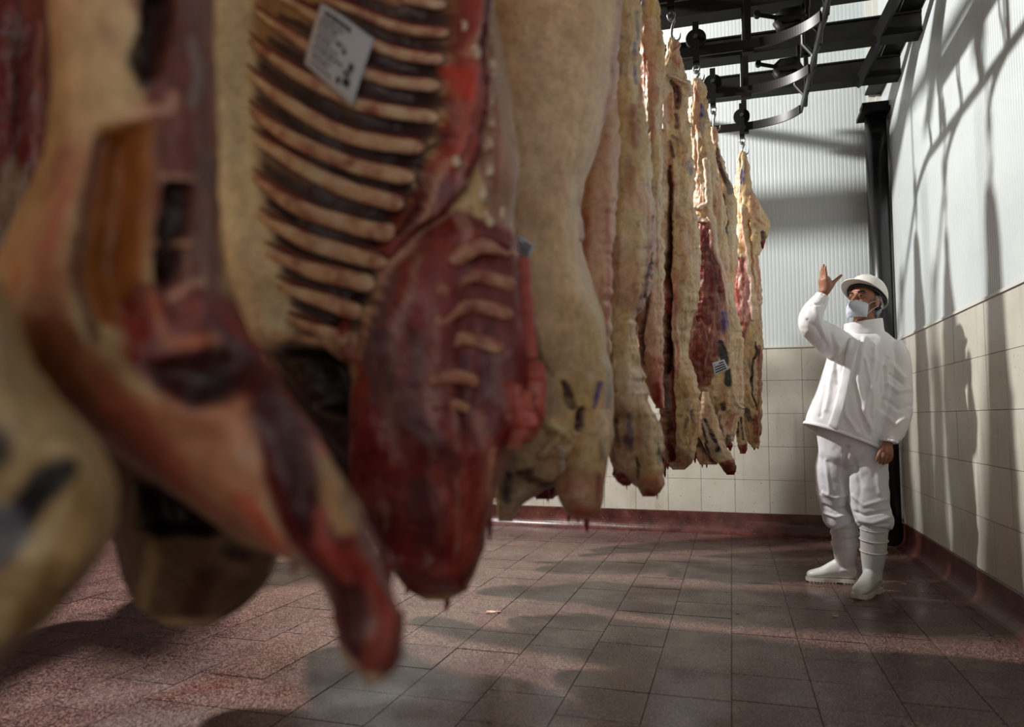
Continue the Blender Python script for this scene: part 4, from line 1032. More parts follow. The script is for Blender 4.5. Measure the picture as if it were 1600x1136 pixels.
# ---- labels on the meat
def paper(c, corners, label, lift=.012, lines=()):
    """a paper tag lying on the surface; corners in picture points TL TR BR BL"""
    q = [c.surf(x, y, lift) for x, y in corners]
    q = np.array(q)
    e1, e2 = q[1] - q[0], q[3] - q[0]
    nrm = np.cross(e1, e2); nrm /= np.linalg.norm(nrm)
    if nrm @ Gd > 0: nrm = -nrm
    v_ = []; f_ = []
    n = 9
    for i in range(n):
        for j in range(n):
            u, w = i / (n - 1), j / (n - 1)
            p = (q[0] * (1 - u) + q[1] * u) * (1 - w) + (q[3] * (1 - u) + q[2] * u) * w
            p = p + nrm * (.004 * math.sin(u * 5 + w * 3) + .004)
            v_.append(p)
    for i in range(n - 1):
        for j in range(n - 1):
            f_.append([i * n + j, (i + 1) * n + j, (i + 1) * n + j + 1, i * n + j + 1])
    o = mesh_obj('paper_label', v_, f_, M_PAPER, origin=v_[0], smooth=True)
    md = o.modifiers.new('s', 'SOLIDIFY'); md.thickness = .0006
    tag(o, label, 'label')
    mb = MB()
    for (u0, w0, u1, w1) in lines:
        def pt(u, w):
            p = (q[0] * (1 - u) + q[1] * u) * (1 - w) + (q[3] * (1 - u) + q[2] * u) * w
            return p + nrm * (.004 * math.sin(u * 5 + w * 3) + .0052)
        mb.add([pt(u0, w0), pt(u1, w0), pt(u1, w1), pt(u0, w1)], [[0, 1, 2, 3]])
    if lines:
        ink = mesh_obj('print', mb.v, mb.f, M_INK, o, origin=v_[0])
    return o


ln = []
lr = random.Random(11)
for (w0, w1, a, bb) in ((.07, .15, .12, .62), (.19, .23, .1, .5), (.27, .31, .08, .42), (.36, .39, .08, .6), (.44, .48, .1, .35), (.52, .55, .08, .5), (.6, .64, .1, .62), (.68, .71, .08, .45), (.76, .8, .1, .4), (.86, .89, .1, .5)):
    u = a
    while u < bb:
        du = lr.uniform(.03, .09)
        ln.append((u, w0, min(u + du, bb), w1)); u += du + .018
for (a, b0, c0, d0) in ((.72, .5, .82, .62), (.66, .64, .8, .7), (.7, .72, .84, .84), (.58, .78, .66, .88), (.55, .4, .62, .46), (.44, .36, .5, .42)): ln.append((a, b0, c0, d0))
paper(C_, [(500, 14), (590, 66), (552, 176), (465, 106)], 'white paper label with dark print tilted on the open ribs', lift=.012, lines=ln)
ln2 = [(.15, .15 + k * .16, .85, .22 + k * .16) for k in range(5)]
paper(D, [(806, 366), (836, 384), (826, 413), (804, 400)], 'small pale label at the edge of the broad cream side', lift=.004, lines=ln2)
paper(I, [(1111, 568), (1130, 562), (1137, 578), (1116, 587)], 'tiny printed tag on the neck of the red-faced side', lift=.01, lines=[(.1, .15 + k * .2, .9, .25 + k * .2) for k in range(4)])

# ---- trolleys and hooks
for c_, row, px, lab in ((K, 0, 1161, 'black wheel trolley and hook holding the far right slim side'), (J, 1, 1115, 'black wheel trolley with a long open hook on the second rail'),
                         (I, 2, 1090, 'black wheel trolley and hook over the red-faced side'), (H, 3, 1043, 'steel hook and trolley over the cream side with dark cut edge'),
                         (G, 4, 1008, 'trolley above the bright shank'), (E_, 5, 980, 'trolley above the tan side'), (Fc, 5, 955, 'trolley above the pink flank strip'), (D, 6, 856, 'trolley above the broad cream side'),
                         (C_, 7, 570, 'trolley above the open rib cage'), (B, 8, 215, 'trolley above the nearest blurred side'), (L1, 8, -240, 'trolley above the pale leg at lower left'), (L2, 7, 208, 'trolley above the dim shoulder piece'), (A, 7, -50, 'trolley above the dark red side at the left edge')):
    p = c_.top
    yr = ROWS[row] - .0
    trolley(float(p[0]), yr, float(p[2]) - .03, lab)

# ---- more sides on the same rails further left (behind the near ones); they shade the floor
def copy_side(src, dx, dy, rz, label):
    # the copy turns about the hanging point
    o = src.obj.copy(); COL.objects.link(o)
    b0 = Vector(src.obj.location); t0 = Vector(src.top.tolist()); off = b0 - t0
    ca_, sa_ = math.cos(rz), math.sin(rz)
    o.location = Vector((t0.x + dx + off.x * ca_ - off.y * sa_, t0.y + dy + off.x * sa_ + off.y * ca_, b0.z)); o.rotation_euler = (0, 0, rz)
    o['_tx'] = t0.x + dx
    o['label'] = label; o['group'] = 'beef sides further left on the rails'
    for ch in src.obj.children:
        if ch.name.split('.')[0] not in ('body', 'foreleg', 'shank_end', 'neck_end'): continue
        q = ch.copy(); COL.objects.link(q); q.parent = o
    return o


for i, (src, dx, yrow, rz) in enumerate([(K, -.85, 5.37, 2), (I, -.75, 4.77, 1), (E_, -.85, 2.37, .6), (K, -1.6, 5.37, .4), (I, -1.4, 4.77, 3), (H, -1.5, 4.17, 1),
        (H, -1.15, 2.97, .8), (E_, -1.5, 3.57, 1.2), (C_, -1.2, .57, 1.5), (C_, -.5, 1.77, 1.7), (C_, -.2, 2.37, 1.45), (C_, -.4, 2.97, 1.6), (C_, -.75, 3.57, 1.5), (C_, -.75, 4.17, 1.7),
        (C_, -1.3, 1.77, 1.5), (C_, -1.25, 2.37, 1.6), (C_, -1.3, 2.97, 1.5), (C_, -1.3, 1.17, 1.6), (C_, -.75, .57, 1.6),
        (C_, -2.5, 1.77, 1.5), (C_, -2.55, 2.37, 1.6), (C_, -2.5, 2.97, 1.45), (C_, -2.52, 3.57, 1.55), (C_, -2.5, 4.17, 1.5), (C_, -2.5, 4.77, 1.6)]):
    o = copy_side(src, dx, yrow - src.top[1], rz, 'beef side hidden behind the front line, further left on the rails')
    q_ = trolley(float(o['_tx']), yrow, float(src.top[2]) - .03, 'hook trolley further left on the rails')


# ------------------------------------------------------------------ the worker
M_SKIN, nt, b = new_mat('skin', srgb(150, 102, 78), 0.5)
M_CLOTH, nt, b = new_mat('white_cotton', srgb(236, 235, 238), 0.8)
n1 = noise_node(nt, 160, 3, N(nt, 'ShaderNodeTexCoord').outputs['Object']); bump(nt, b, n1.outputs[0], .15, .002)
M_TROU, nt, b = new_mat('white_trouser_cloth', srgb(220, 219, 226), 0.85)
n1 = noise_node(nt, 120, 3, N(nt, 'ShaderNodeTexCoord').outputs['Object']); bump(nt, b, n1.outputs[0], .15, .002)
M_BOOT, nt, b = new_mat('white_rubber', srgb(206, 206, 202), 0.38)
M_SOLE, nt, b = new_mat('boot_sole_rubber', srgb(198, 192, 178), 0.5)
M_HELM, nt, b = new_mat('white_helmet_plastic', srgb(226, 222, 214), 0.3)
M_MASK, nt, b = new_mat('face_mask_fabric', srgb(206, 214, 226), 0.75)
M_HAIR, nt, b = new_mat('dark_hair', srgb(26, 20, 18), 0.6)
M_NET, nt, b = new_mat('hair_net', srgb(190, 194, 200), 0.6)
n1 = noise_node(nt, 90, 2, N(nt, 'ShaderNodeTexCoord').outputs['Object'])
r_ = ramp(nt, n1.outputs[0], [(0.38, (0.75, 0.75, 0.75)), (0.55, (0.3, 0.3, 0.3))]); nt.links.new(r_.outputs[0], b.inputs['Alpha'])
M_EYE, _, _ = new_mat('eye_white', srgb(112, 98, 88), 0.3)
M_IRIS, _, _ = new_mat('iris', srgb(40, 26, 20), 0.2)
M_BAND, _, _ = new_mat('helmet_harness', srgb(40, 40, 42), 0.6)


def px_of(V):
    v_ = V - CAMP
    z = v_ @ Fw
    return CX + FPX * (v_ @ Rt) / z, CY - FPX * (v_ @ Up) / z


def vox(parts, voxel, name, mat, parent, smooth=3, post=None):
    mb = MB()
    for v_, f_ in parts: mb.add(v_, f_)
    me = bpy.data.meshes.new('tmp'); me.from_pydata(mb.v, [], mb.f); me.update()
    ob = bpy.data.objects.new('tmp', me); COL.objects.link(ob)
    m = ob.modifiers.new('r', 'REMESH'); m.mode = 'VOXEL'; m.voxel_size = voxel
    if smooth:
        m2 = ob.modifiers.new('s', 'SMOOTH'); m2.factor = .5; m2.iterations = smooth
    dg = bpy.context.evaluated_depsgraph_get()
    me2 = bpy.data.meshes.new_from_object(ob.evaluated_get(dg))
    bpy.data.objects.remove(ob); bpy.data.meshes.remove(me)
    n = len(me2.vertices)
    co = np.empty(n * 3); me2.vertices.foreach_get('co', co); co = co.reshape(-1, 3)
    no = np.empty(n * 3); me2.vertex_normals.foreach_get('vector', no); no = no.reshape(-1, 3)
    if post is not None: co = post(co, no)
    org = np.array(parent.location)
    me2.vertices.foreach_set('co', (co - org).ravel())
    me2.polygons.foreach_set('use_smooth', [True] * len(me2.polygons))
    me2.materials.clear(); me2.materials.append(mat)
    me2.update(); me2.name = name
    o = bpy.data.objects.new(name, me2); COL.objects.link(o); o.parent = parent
    return o, co


def rings(rs, m=36, cap=True, n=None):
    """rs: (cx, cy, half width px, slope, half depth m, distance d, power)"""
    R = np.array([tuple(r) + (1.0,) * (7 - len(r)) for r in rs], float)
    if n: R = cr(R, n)
    V = []
    for cx, cy, w, sl, dp, d, pw in R:
        for k in range(m):
            th = 2 * math.pi * k / m
            c_, s_ = math.cos(th), math.sin(th)
            V.append(at(cx + w * c_, cy + w * c_ * sl, d) + Gd * dp * s_)
    F = []
    n_ = len(R)
    for i in range(n_ - 1):
        for k in range(m):
            k2 = (k + 1) % m
            F.append([i * m + k, i * m + k2, (i + 1) * m + k2, (i + 1) * m + k])
    if cap: F += [list(range(m))[::-1], [(n_ - 1) * m + k for k in range(m)]]
    return V, F


def limb(pts, n=24, m=20, flat=1.0):
    """pts: (px, py, d, radius px)"""
    P_ = np.array([at(x, y, d) for x, y, d, r in pts]); R_ = np.array([[r * d / FPX] for x, y, d, r in pts])
    Q = cr(np.hstack([P_, R_]), n)
    return loft(Q[:, :3], [(r, r * flat) for r in Q[:, 3]], m, ref=-Gd)


def ell(c, ax, r, m=20, n=14):
    """ellipsoid with axes ax (3x3 rows) and radii r"""
    V = []; F = []
    for i in range(n + 1):
        ph = math.pi * i / n
        for k in range(m):
            th = 2 * math.pi * k / m
            u = np.array([math.sin(ph) * math.cos(th) * r[0], math.sin(ph) * math.sin(th) * r[1], math.cos(ph) * r[2]])
            V.append(np.asarray(c) + u @ np.asarray(ax))
    for i in range(n):
        for k in range(m):
            k2 = (k + 1) % m
            F.append([i * m + k, (i + 1) * m + k, (i + 1) * m + k2, i * m + k2])
    return V, F


def folds(strokes, amp=1.0, noise=0.004, seed=5, fx=7, fz=4):
    def post(co, no):
        x, y = px_of(co)
        front = sstep(-0.1, 0.4, -(no @ Gd))
        d_ = np.zeros(len(co))
        for pts, w, a in strokes:
            ds, _ = dist_poly(x, y, pts)
            d_ += a * amp * np.exp(-(ds / (w * .5)) ** 2) * front
        nz = fbm(co[:, 0] * fx, co[:, 2] * fz, co[:, 1] * fx, seed, 3)
        rid = 1 - np.abs(fbm(co[:, 0] * fx * 1.6, co[:, 2] * fz * 1.6, co[:, 1] * fx * 1.6, seed + 9, 3)) * 2.4
        return co + no * (d_ + noise * nz * 2 + noise * 1.1 * (rid - .5))[:, None]
    return post


DM = 4.40
man0 = hit(1345, 922, 2, 0)
man = empty('person', man0)
tag(man, 'worker in white jacket, trousers, helmet, mask and rubber boots raising right hand beside the meat', 'person')

# --- head basis
ay = math.radians(33)
fw = -Rt * math.cos(ay) - Gd * math.sin(ay)
pit = math.radians(14)
zz = np.array([0, 0, 1.0])
fh = fw * math.cos(pit) + zz * math.sin(pit)
sh = np.cross(zz, fw); sh /= np.linalg.norm(sh)          # his left side
uh = np.cross(fh, sh)
H0 = at(1349, 472, 4.38)
AX = [fh, sh, uh]
def hp(f_, s_, u_): return H0 + fh * f_ + sh * s_ + uh * u_


# --- body: one continuous surface (head, neck, trunk, arms, hands, legs)
bp = []
bp.append(ell(hp(-.012, 0, .035), AX, (.096, .076, .085), 28, 20))
bp.append(ell(hp(.030, 0, -.045), AX, (.058, .054, .072), 24, 16))
bp.append(ell(hp(.045, 0, -.095), AX, (.034, .030, .022), 20, 12))
bp.append(ell(hp(.070, 0, .028), AX, (.018, .052, .014), 18, 10))      # brow
bp.append(loft([hp(.080, 0, .012), hp(.096, 0, -.014), hp(.108, 0, -.034), hp(.088, 0, -.044)], [.009, .011, .014, .010], 12))   # nose
bp.append(ell(hp(.050, .034, -.026), AX, (.026, .020, .018))); bp.append(ell(hp(.050, -.034, -.026), AX, (.026, .020, .018)))   # cheeks
for sg in (1, -1):
    bp.append(ell(hp(-.008, sg * .078, -.008), [fh * .9 + uh * .2, sh, uh], (.018, .008, .032), 16, 12))
    bp.append(loft(cr([hp(-.018, sg * .082, .018), hp(-.028, sg * .086, .004), hp(-.024, sg * .084, -.018), hp(-.012, sg * .080, -.034)], 12), .005, 8))
bp.append(limb([(1350, 482, 4.41, 15), (1350, 505, 4.42, 16), (1350, 530, 4.42, 22)]))
bp.append(rings([(1350, 528, 26, 0, .07, 4.42), (1350, 545, 44, 0, .085, 4.42), (1346, 590, 42, 0, .10, 4.42), (1338, 640, 38, 0, .095, 4.42), (1332, 700, 36, 0, .08, 4.42), (1332, 716, 28, 0, .06, 4.42)], n=24))
bp.append(limb([(1310, 540, 4.43, 14), (1285, 521, 4.35, 12), (1266, 506, 4.28, 11), (1275, 484, 4.28, 10), (1285, 464, 4.29, 7.2), (1287, 456, 4.29, 7.0)]))
bp.append(limb([(1396, 552, 4.40, 13), (1402, 595, 4.38, 12), (1402, 630, 4.35, 11), (1394, 668, 4.31, 9), (1388, 690, 4.275, 7), (1387, 697, 4.265, 7.2)]))
bp.append(limb([(1310, 712, 4.46, 17), (1306, 765, 4.48, 15), (1316, 820, 4.52, 10), (1317, 850, 4.53, 6)]))
bp.append(limb([(1352, 712, 4.42, 17), (1354, 765, 4.39, 16), (1363, 820, 4.33, 10), (1365, 852, 4.325, 6)]))
# raised right hand: palm edge-on, thumb to the right
bp.append(limb([(1287, 458, 4.29, 7.5), (1290, 448, 4.29, 9.5), (1288, 437, 4.29, 9.0), (1287, 433, 4.29, 6.0)], flat=1.25))
bp.append(limb([(1293, 452, 4.285, 6), (1299, 445, 4.28, 4.8), (1303, 440, 4.28, 3.6)], n=12))
for (dx, dd, tip, x1) in ((-3.4, .036, 421, 1283.5), (-1.6, .014, 415, 1284.5), (.8, -.010, 411.5, 1286.5), (3.4, -.034, 414.5, 1289.5)):
    bx_ = 1287.5 + dx
    bp.append(limb([(bx_, 438, 4.29 + dd, 2.9), (bx_ - .3, (438 + tip) / 2 + 3, 4.29 + dd, 2.6), (x1 - .2, (438 + tip) / 2 - 6, 4.292 + dd, 2.3), (x1 + .6, tip + 1.5, 4.295 + dd, 1.8)], n=14, m=12))
bp.append(limb([(1301, 443, 4.28, 3.6), (1306.5, 437.5, 4.278, 2.8), (1311, 433.5, 4.277, 2.5), (1315.5, 429.5, 4.277, 1.8)], n=14, m=12))
# hanging left hand, loosely curled
bp.append(limb([(1387, 692, 4.27, 7), (1386, 701, 4.262, 9.3), (1386, 710, 4.258, 9.2), (1386, 714, 4.258, 6)], flat=.72))
for (bx_, by, mx_, my, tx, ty, dd) in ((1379.5, 711, 1377.5, 719, 1374, 724.5, -.018), (1384, 713, 1382.5, 722, 1378.5, 726, -.006), (1388.8, 712.5, 1387.8, 720.5, 1384, 724.5, .006), (1392.8, 710, 1392.2, 717, 1388.8, 721, .016)):
    bp.append(limb([(bx_, by - 3, 4.258 + dd, 3.2), (bx_, by + 2, 4.25 + dd, 2.9), (mx_, my, 4.256 + dd, 2.5), (tx, ty, 4.27 + dd, 1.9)], n=14, m=12))
bp.append(limb([(1380.5, 699, 4.258, 4.0), (1375, 706, 4.243, 3.0), (1371.5, 714, 4.238, 2.6), (1369.5, 721, 4.243, 1.8)], n=14, m=12))


def bodypost(co, no):
    # eye sockets
    for sg in (1, -1):
        e = hp(.082, sg * .031, .006)
        r = np.linalg.norm(co - e, axis=1)
        co = co - fh[None] * (0.010 * np.exp(-(r / .016) ** 2))[:, None]
    return co


vox(bp, 0.0032, 'body', M_SKIN, man, 2, bodypost)
for sg in (1, -1):
    e, _ = mesh_obj('eye', *ell(hp(.070, sg * .031, .004), AX, (.0125, .0125, .0115), 16, 12), M_EYE, man, smooth=True), 0
    mesh_obj('iris', *ell(hp(.0785, sg * .033, .007), AX, (.0058, .0075, .0075), 14, 8), M_IRIS, man, smooth=True)
    lid = cr([hp(.074, sg * .046, .004), hp(.083, sg * .036, .014), hp(.084, sg * .026, .013), hp(.080, sg * .018, .004)], 12)
    mesh_obj('eyelid', *loft(lid, .0035, 8), M_SKIN, man, smooth=True)
    br = cr([hp(.070, sg * .056, .024), hp(.083, sg * .044, .035), hp(.090, sg * .030, .034), hp(.091, sg * .016, .027)], 14)
    mesh_obj('eyebrow', *loft(br, [(.002 + .0035 * math.sin(math.pi * (i + .5) / 14), .004) for i in range(14)], 8), M_HAIR, man, smooth=True)


# hair: cap behind the face, and sideburn
def shell(cent, r, keep, th, name, mat, m=56, n=40, wob=0.0, seed=3):
    V = []; idx = {}; F = []
    for i in range(n + 1):
        for k in range(m):
            ph = math.pi * i / n; th_ = 2 * math.pi * k / m
            u = np.array([math.sin(ph) * math.cos(th_), math.sin(ph) * math.sin(th_), math.cos(ph)])
            w_ = 1 + wob * float(fbm(u[0] * 4, u[1] * 4, u[2] * 4, seed, 3))
            V.append((u, cent + (u * np.array(r) * w_) @ np.array(AX)))
    for i in range(n):
        for k in range(m):
            q = [i * m + k, (i + 1) * m + k, (i + 1) * m + (k + 1) % m, i * m + (k + 1) % m]
            if all(keep(V[j][0]) for j in q): F.append(q)
    used = sorted({j for q in F for j in q}); mp_ = {j: i for i, j in enumerate(used)}
    o = mesh_obj(name, [V[j][1] for j in used], [[mp_[j] for j in q] for q in F], mat, man, smooth=True)
    md = o.modifiers.new('s', 'SOLIDIFY'); md.thickness = th
    return o


shell(hp(-.014, 0, .033), (.102, .083, .092), lambda u: (u[0] < .30 + .75 * max(u[2], -.2)) and u[2] > -.55 - .5 * u[0] * 0 and not (u[0] > -.25 and u[2] < -.30), .004, 'hair', M_HAIR, wob=.06)
shell(hp(-.034, 0, .012), (.098, .090, .100), lambda u: u[0] < .45 and u[2] < .62 and u[2] > -.80 and not (u[0] > -.1 and u[2] < -.1), .002, 'hair_net', M_NET, wob=.16, seed=9)

# helmet
hpit = math.radians(31)
hf = fw * math.cos(hpit) + zz * math.sin(hpit); hs = sh; hu = np.cross(hf, hs)
HC = hp(-.024, 0, .050)
def hh(f_, s_, u_): return HC + hf * f_ + hs * s_ + hu * u_
V = []; F = []; m_ = 64; n_ = 20
for i in range(n_ + 1):
    t_ = i / n_ * math.pi / 2
    for k in range(m_):
        a_ = 2 * math.pi * k / m_
        ca, sa = math.cos(a_), math.sin(a_)
        rr_ = math.cos(t_) ** .85
        ridge = .0045 * sum(math.exp(-((sa * rr_ * .11 - q) / .007) ** 2) for q in (-.024, 0, .024)) * (1 if t_ > .45 else max(0, (t_ - .15) / .3))
        V.append(hh(.132 * ca * rr_ - .004, .108 * sa * rr_, .118 * math.sin(t_) + ridge))
for i in range(n_):
    for k in range(m_):
        k2 = (k + 1) % m_
        F.append([i * m_ + k, i * m_ + k2, (i + 1) * m_ + k2, (i + 1) * m_ + k])
o = mesh_obj('helmet', V, F, M_HELM, man, smooth=True); o.modifiers.new('s', 'SOLIDIFY').thickness = .003
# rim all round, growing into the peak at the front
V = []; F = []
for k in range(m_):
    a_ = 2 * math.pi * k / m_; ca, sa = math.cos(a_), math.sin(a_)
    pk = max(0, ca) ** 1.6
    ex = .008 + .050 * pk
    dz = -.004 - .010 * pk
    V += [hh(.131 * ca - .004, .107 * sa, .004), hh((.131 + ex) * ca - .004, (.107 + ex * .7) * sa, dz), hh((.131 + ex) * ca - .004, (.107 + ex * .7) * sa, dz - .005), hh(.128 * ca - .004, .104 * sa, -.004)]
for k in range(m_):
    for j in range(4):
        k2 = (k + 1) % m_; j2 = (j + 1) % 4
        F.append([k * 4 + j, k * 4 + j2, k2 * 4 + j2, k2 * 4 + j])
mesh_obj('helmet_brim', V, F, M_HELM, man, smooth=False)
pth = [hh(.122 * math.cos(a_) - .004, .098 * math.sin(a_), -.010) for a_ in np.linspace(0, 2 * math.pi, 40)]
mesh_obj('helmet_headband', *loft(pth, [(.003, .012)] * 40, 6, ref=hu), M_BAND, man)

# mask
V = []; F = []; nu, nv = 25, 19
for j in range(nv):
    v_ = j / (nv - 1)
    for i in range(nu):
        u = i / (nu - 1) * 2 - 1
        a_ = u * math.radians(74)
        prof = math.sin(math.pi * min(1, v_ * .85 + .12)) ** .7
        fr_ = .060 + .056 * prof * math.cos(a_) ** .6 if abs(a_) < 1.57 else .06
        nose = .020 * math.exp(-(u / .22) ** 2) * math.exp(-((v_ - .15) / .35) ** 2)
        f_ = .030 + (fr_ - .030) * math.cos(a_) ** .9 + nose
        s_ = (.060 + .006 * prof) * math.sin(a_) / math.sin(math.radians(74))
        pl = .0022 * math.sin(v_ * 18) * (1 - abs(u)) * (0.2 < v_ < .8)
        top = -.026 + .006 * (1 - u * u)
        V.append(hp(f_ + pl, s_, top - .096 * v_ * (1 - .18 * u * u) - .012 * u * u))
for j in range(nv - 1):
    for i in range(nu - 1):
        F.append([j * nu + i, (j + 1) * nu + i, (j + 1) * nu + i + 1, j * nu + i + 1])
o = mesh_obj('face_mask', V, F, M_MASK, man, smooth=True); o.modifiers.new('s', 'SOLIDIFY').thickness = .0015
for sg in (1, -1):
    for (fz_, ez) in ((-.038, .006), (-.100, -.030)):
        pth = cr([hp(.044, sg * .060, fz_), hp(.020, sg * .072, (fz_ + ez) / 2), hp(-.018, sg * .088, ez)], 12)
        mesh_obj('ear_loop', *loft(pth, .0016, 6), M_MASK, man, smooth=True)

# jacket
jk = [rings([(1350, 519, 30, 0, .075, 4.42), (1350, 526, 40, 0, .095, 4.42), (1351, 537, 50, .02, .11, 4.42), (1350, 556, 56, .03, .125, 4.42), (1343, 585, 56, .07, .135, 4.42), (1335, 622, 59, .16, .145, 4.42), (1326, 655, 61, .28, .15, 4.42), (1320, 682, 60, .38, .155, 4.42)], m=48, n=40)]
jk.append(limb([(1318, 545, 4.43, 26), (1300, 535, 4.39, 24), (1284, 522, 4.34, 21), (1267, 508, 4.29, 17.5), (1268, 492, 4.28, 17), (1276, 478, 4.285, 14.5), (1283, 467, 4.29, 10.5), (1285, 463, 4.29, 9)], n=40, m=28))
jk.append(limb([(1388, 545, 4.41, 22), (1399, 562, 4.39, 21), (1403, 600, 4.38, 20.5), (1403, 635, 4.35, 21), (1399, 660, 4.32, 20), (1394, 676, 4.30, 17), (1390, 686, 4.28, 12.5), (1389, 690, 4.275, 10.5)], n=40, m=28))
fs = [([(1350, 530), (1340, 590), (1348, 640), (1360, 670)], 9, .010), ([(1368, 545), (1362, 600), (1350, 640)], 8, .008), ([(1385, 560), (1375, 600), (1382, 640)], 7, -.010), ([(1335, 600), (1345, 650), (1356, 680)], 6, -.008),
      ([(1383, 575), (1384, 610), (1380, 640)], 5, -.016), ([(1395, 570), (1412, 590)], 8, .010), ([(1388, 600), (1405, 612), (1420, 608)], 7, .011), ([(1385, 625), (1405, 640), (1422, 634)], 7, -.010), ([(1384, 650), (1400, 662), (1416, 652)], 8, .009), ([(1390, 585), (1410, 600)], 5, -.010),
      ([(1310, 540), (1300, 580), (1290, 640)], 9, .010), ([(1303, 550), (1292, 600), (1282, 650)], 6, -.008), ([(1298, 515), (1306, 560), (1310, 600)], 7, -.010), ([(1272, 480), (1280, 500), (1288, 530)], 8, .009), ([(1262, 500), (1276, 512), (1292, 540)], 6, -.009), ([(1268, 478), (1288, 474)], 4, -.008),
      ([(1352, 560), (1365, 620), (1362, 650)], 6, .007), ([(1316, 620), (1322, 650), (1340, 676)], 6, .008), ([(1370, 640), (1352, 666)], 5, .008), ([(1330, 560), (1322, 600)], 5, .006)]
jo, jco = vox(jk, 0.006, 'jacket', M_CLOTH, man, 4, folds(fs, .9, .0045, 5))
from mathutils.bvhtree import BVHTree


def on_mesh(o, x, y, lift):
    bv = on_mesh.cache.get(o.name)
    if bv is None:
        org = Vector(man.location)
        bv = BVHTree.FromPolygons([org + v.co for v in o.data.vertices], [list(p.vertices) for p in o.data.polygons])
        on_mesh.cache[o.name] = bv
    r = ray(x, y)
    h = bv.ray_cast(Vector(CAMP.tolist()), Vector(r.tolist()).normalized())
    if h[0] is None: return None
    return np.array(h[0]) - Gd * lift


on_mesh.cache = {}


def strip(o, pts, w, name, mat, lift=.004, n=30, th=.004, k=5):
    """cloth strip laid over a mesh, following picture points"""
    C2 = cr(np.array(pts, float), n)
    Tn = np.gradient(C2, axis=0); Tn /= np.linalg.norm(Tn, axis=1)[:, None]
    V = []; F = []; last = {}
    for i in range(n):
        for j in range(k):
            u = (j / (k - 1) - .5) * w
            x, y = C2[i, 0] - Tn[i, 1] * u, C2[i, 1] + Tn[i, 0] * u
            p = on_mesh(o, x, y, lift)
            if p is None: p = last.get(j, at(x, y, 4.3))
            last[j] = p; V.append(p)
        if i:
            for j in range(k - 1):
                a = (i - 1) * k + j; F.append([a, a + 1, a + k + 1, a + k])
    q = mesh_obj(name, V, F, mat, man, smooth=True)
    md = q.modifiers.new('s', 'SOLIDIFY'); md.thickness = th; md.offset = 0
    return q


strip(jo, [(1335, 530), (1328, 556), (1321, 590), (1312, 630), (1303, 660), (1295, 683)], 17, 'placket', M_CLOTH, .009, 40, .010)
strip(jo, [(1345, 636), (1352, 652), (1360, 668)], 2, 'pocket_seam', M_CLOTH, .001, 12, .003)
# hem roll
hem = [at(1320 + 61 * math.cos(a_), 683 + 61 * math.cos(a_) * .38, 4.42) + Gd * .152 * math.sin(a_) for a_ in np.linspace(0, 2 * math.pi, 60)]
mesh_obj('jacket_hem', *loft(hem, [(.009, .012)] * 60, 8, ref=zz), M_CLOTH, man, smooth=True)
# stand collar
V, F = rings([(1350, 524, 33, -.02, .082, 4.42), (1349, 516, 31, -.06, .080, 4.42), (1348, 506, 30, -.12, .078, 4.42), (1348, 502, 29, -.15, .077, 4.42)], m=48, cap=False, n=12)
V = [np.array(p) + .0035 * np.array([vnoise(p[0] * 45, p[2] * 30, 1), vnoise(p[0] * 45, p[2] * 30, 5), 0]) for p in V]
o = mesh_obj('collar', V, F, M_CLOTH, man, smooth=True); o.modifiers.new('s', 'SOLIDIFY').thickness = .008
for (x, y, d, r, ax_) in ((1284.5, 463.5, 4.29, 9.0, (8, -14)), (1389.5, 689, 4.275, 11, (-2, 10))):
    c_ = at(x, y, d); t_ = at(x + ax_[0], y + ax_[1], d) - c_; t_ /= np.linalg.norm(t_)
    s1 = np.cross(t_, Gd); s1 /= np.linalg.norm(s1); s2 = np.cross(t_, s1); R_ = r * d / FPX
    pth = [c_ + (s1 * math.cos(a_) + s2 * math.sin(a_)) * R_ * (1 + .05 * math.sin(9 * a_)) for a_ in np.linspace(0, 2 * math.pi, 44)]
    mesh_obj('cuff', *loft(pth, [(.007, .009)] * 44, 8, ref=t_), M_CLOTH, man, smooth=True)

# trousers
tq = [rings([(1326, 664, 46, .2, .12, 4.42), (1328, 690, 49, .1, .125, 4.42), (1330, 710, 50, .03, .12, 4.42), (1331, 722, 44, 0, .105, 4.42), (1331, 733, 30, 0, .075, 4.42)], m=44, n=18),
      limb([(1306, 712, 4.45, 27), (1302, 740, 4.46, 26), (1302, 770, 4.48, 24), (1305, 790, 4.50, 22), (1308, 800, 4.505, 23), (1311, 808, 4.51, 23.5), (1314, 813, 4.515, 20)], n=44, m=28),
      limb([(1352, 712, 4.42, 33), (1352, 740, 4.40, 33), (1356, 772, 4.38, 31), (1361, 795, 4.36, 28), (1365, 806, 4.345, 27), (1367, 816, 4.34, 27), (1367, 825, 4.335, 23)], n=44, m=28)]
tf = [([(1324, 700), (1316, 728), (1322, 760), (1330, 800)], 8, -.016), ([(1318, 712), (1314, 726)], 5, .010), ([(1286, 770), (1304, 778), (1324, 774)], 5, .008), ([(1286, 790), (1304, 797), (1326, 792)], 5, -.010), ([(1288, 801), (1306, 808), (1327, 803)], 5, .010),
      ([(1333, 775), (1350, 790), (1385, 780)], 6, .008), ([(1334, 800), (1350, 806), (1388, 798)], 5, -.012), ([(1340, 812), (1362, 818), (1390, 808)], 6, .010), ([(1345, 822), (1365, 820), (1388, 818)], 4, -.008), ([(1335, 720), (1345, 760), (1340, 800)], 7, -.006), ([(1370, 720), (1375, 770)], 7, .008), ([(1290, 720), (1296, 770)], 6, .007)]
vox(tq, 0.006, 'trousers', M_TROU, man, 4, folds(tf, 1.0, .004, 21, 6, 6))


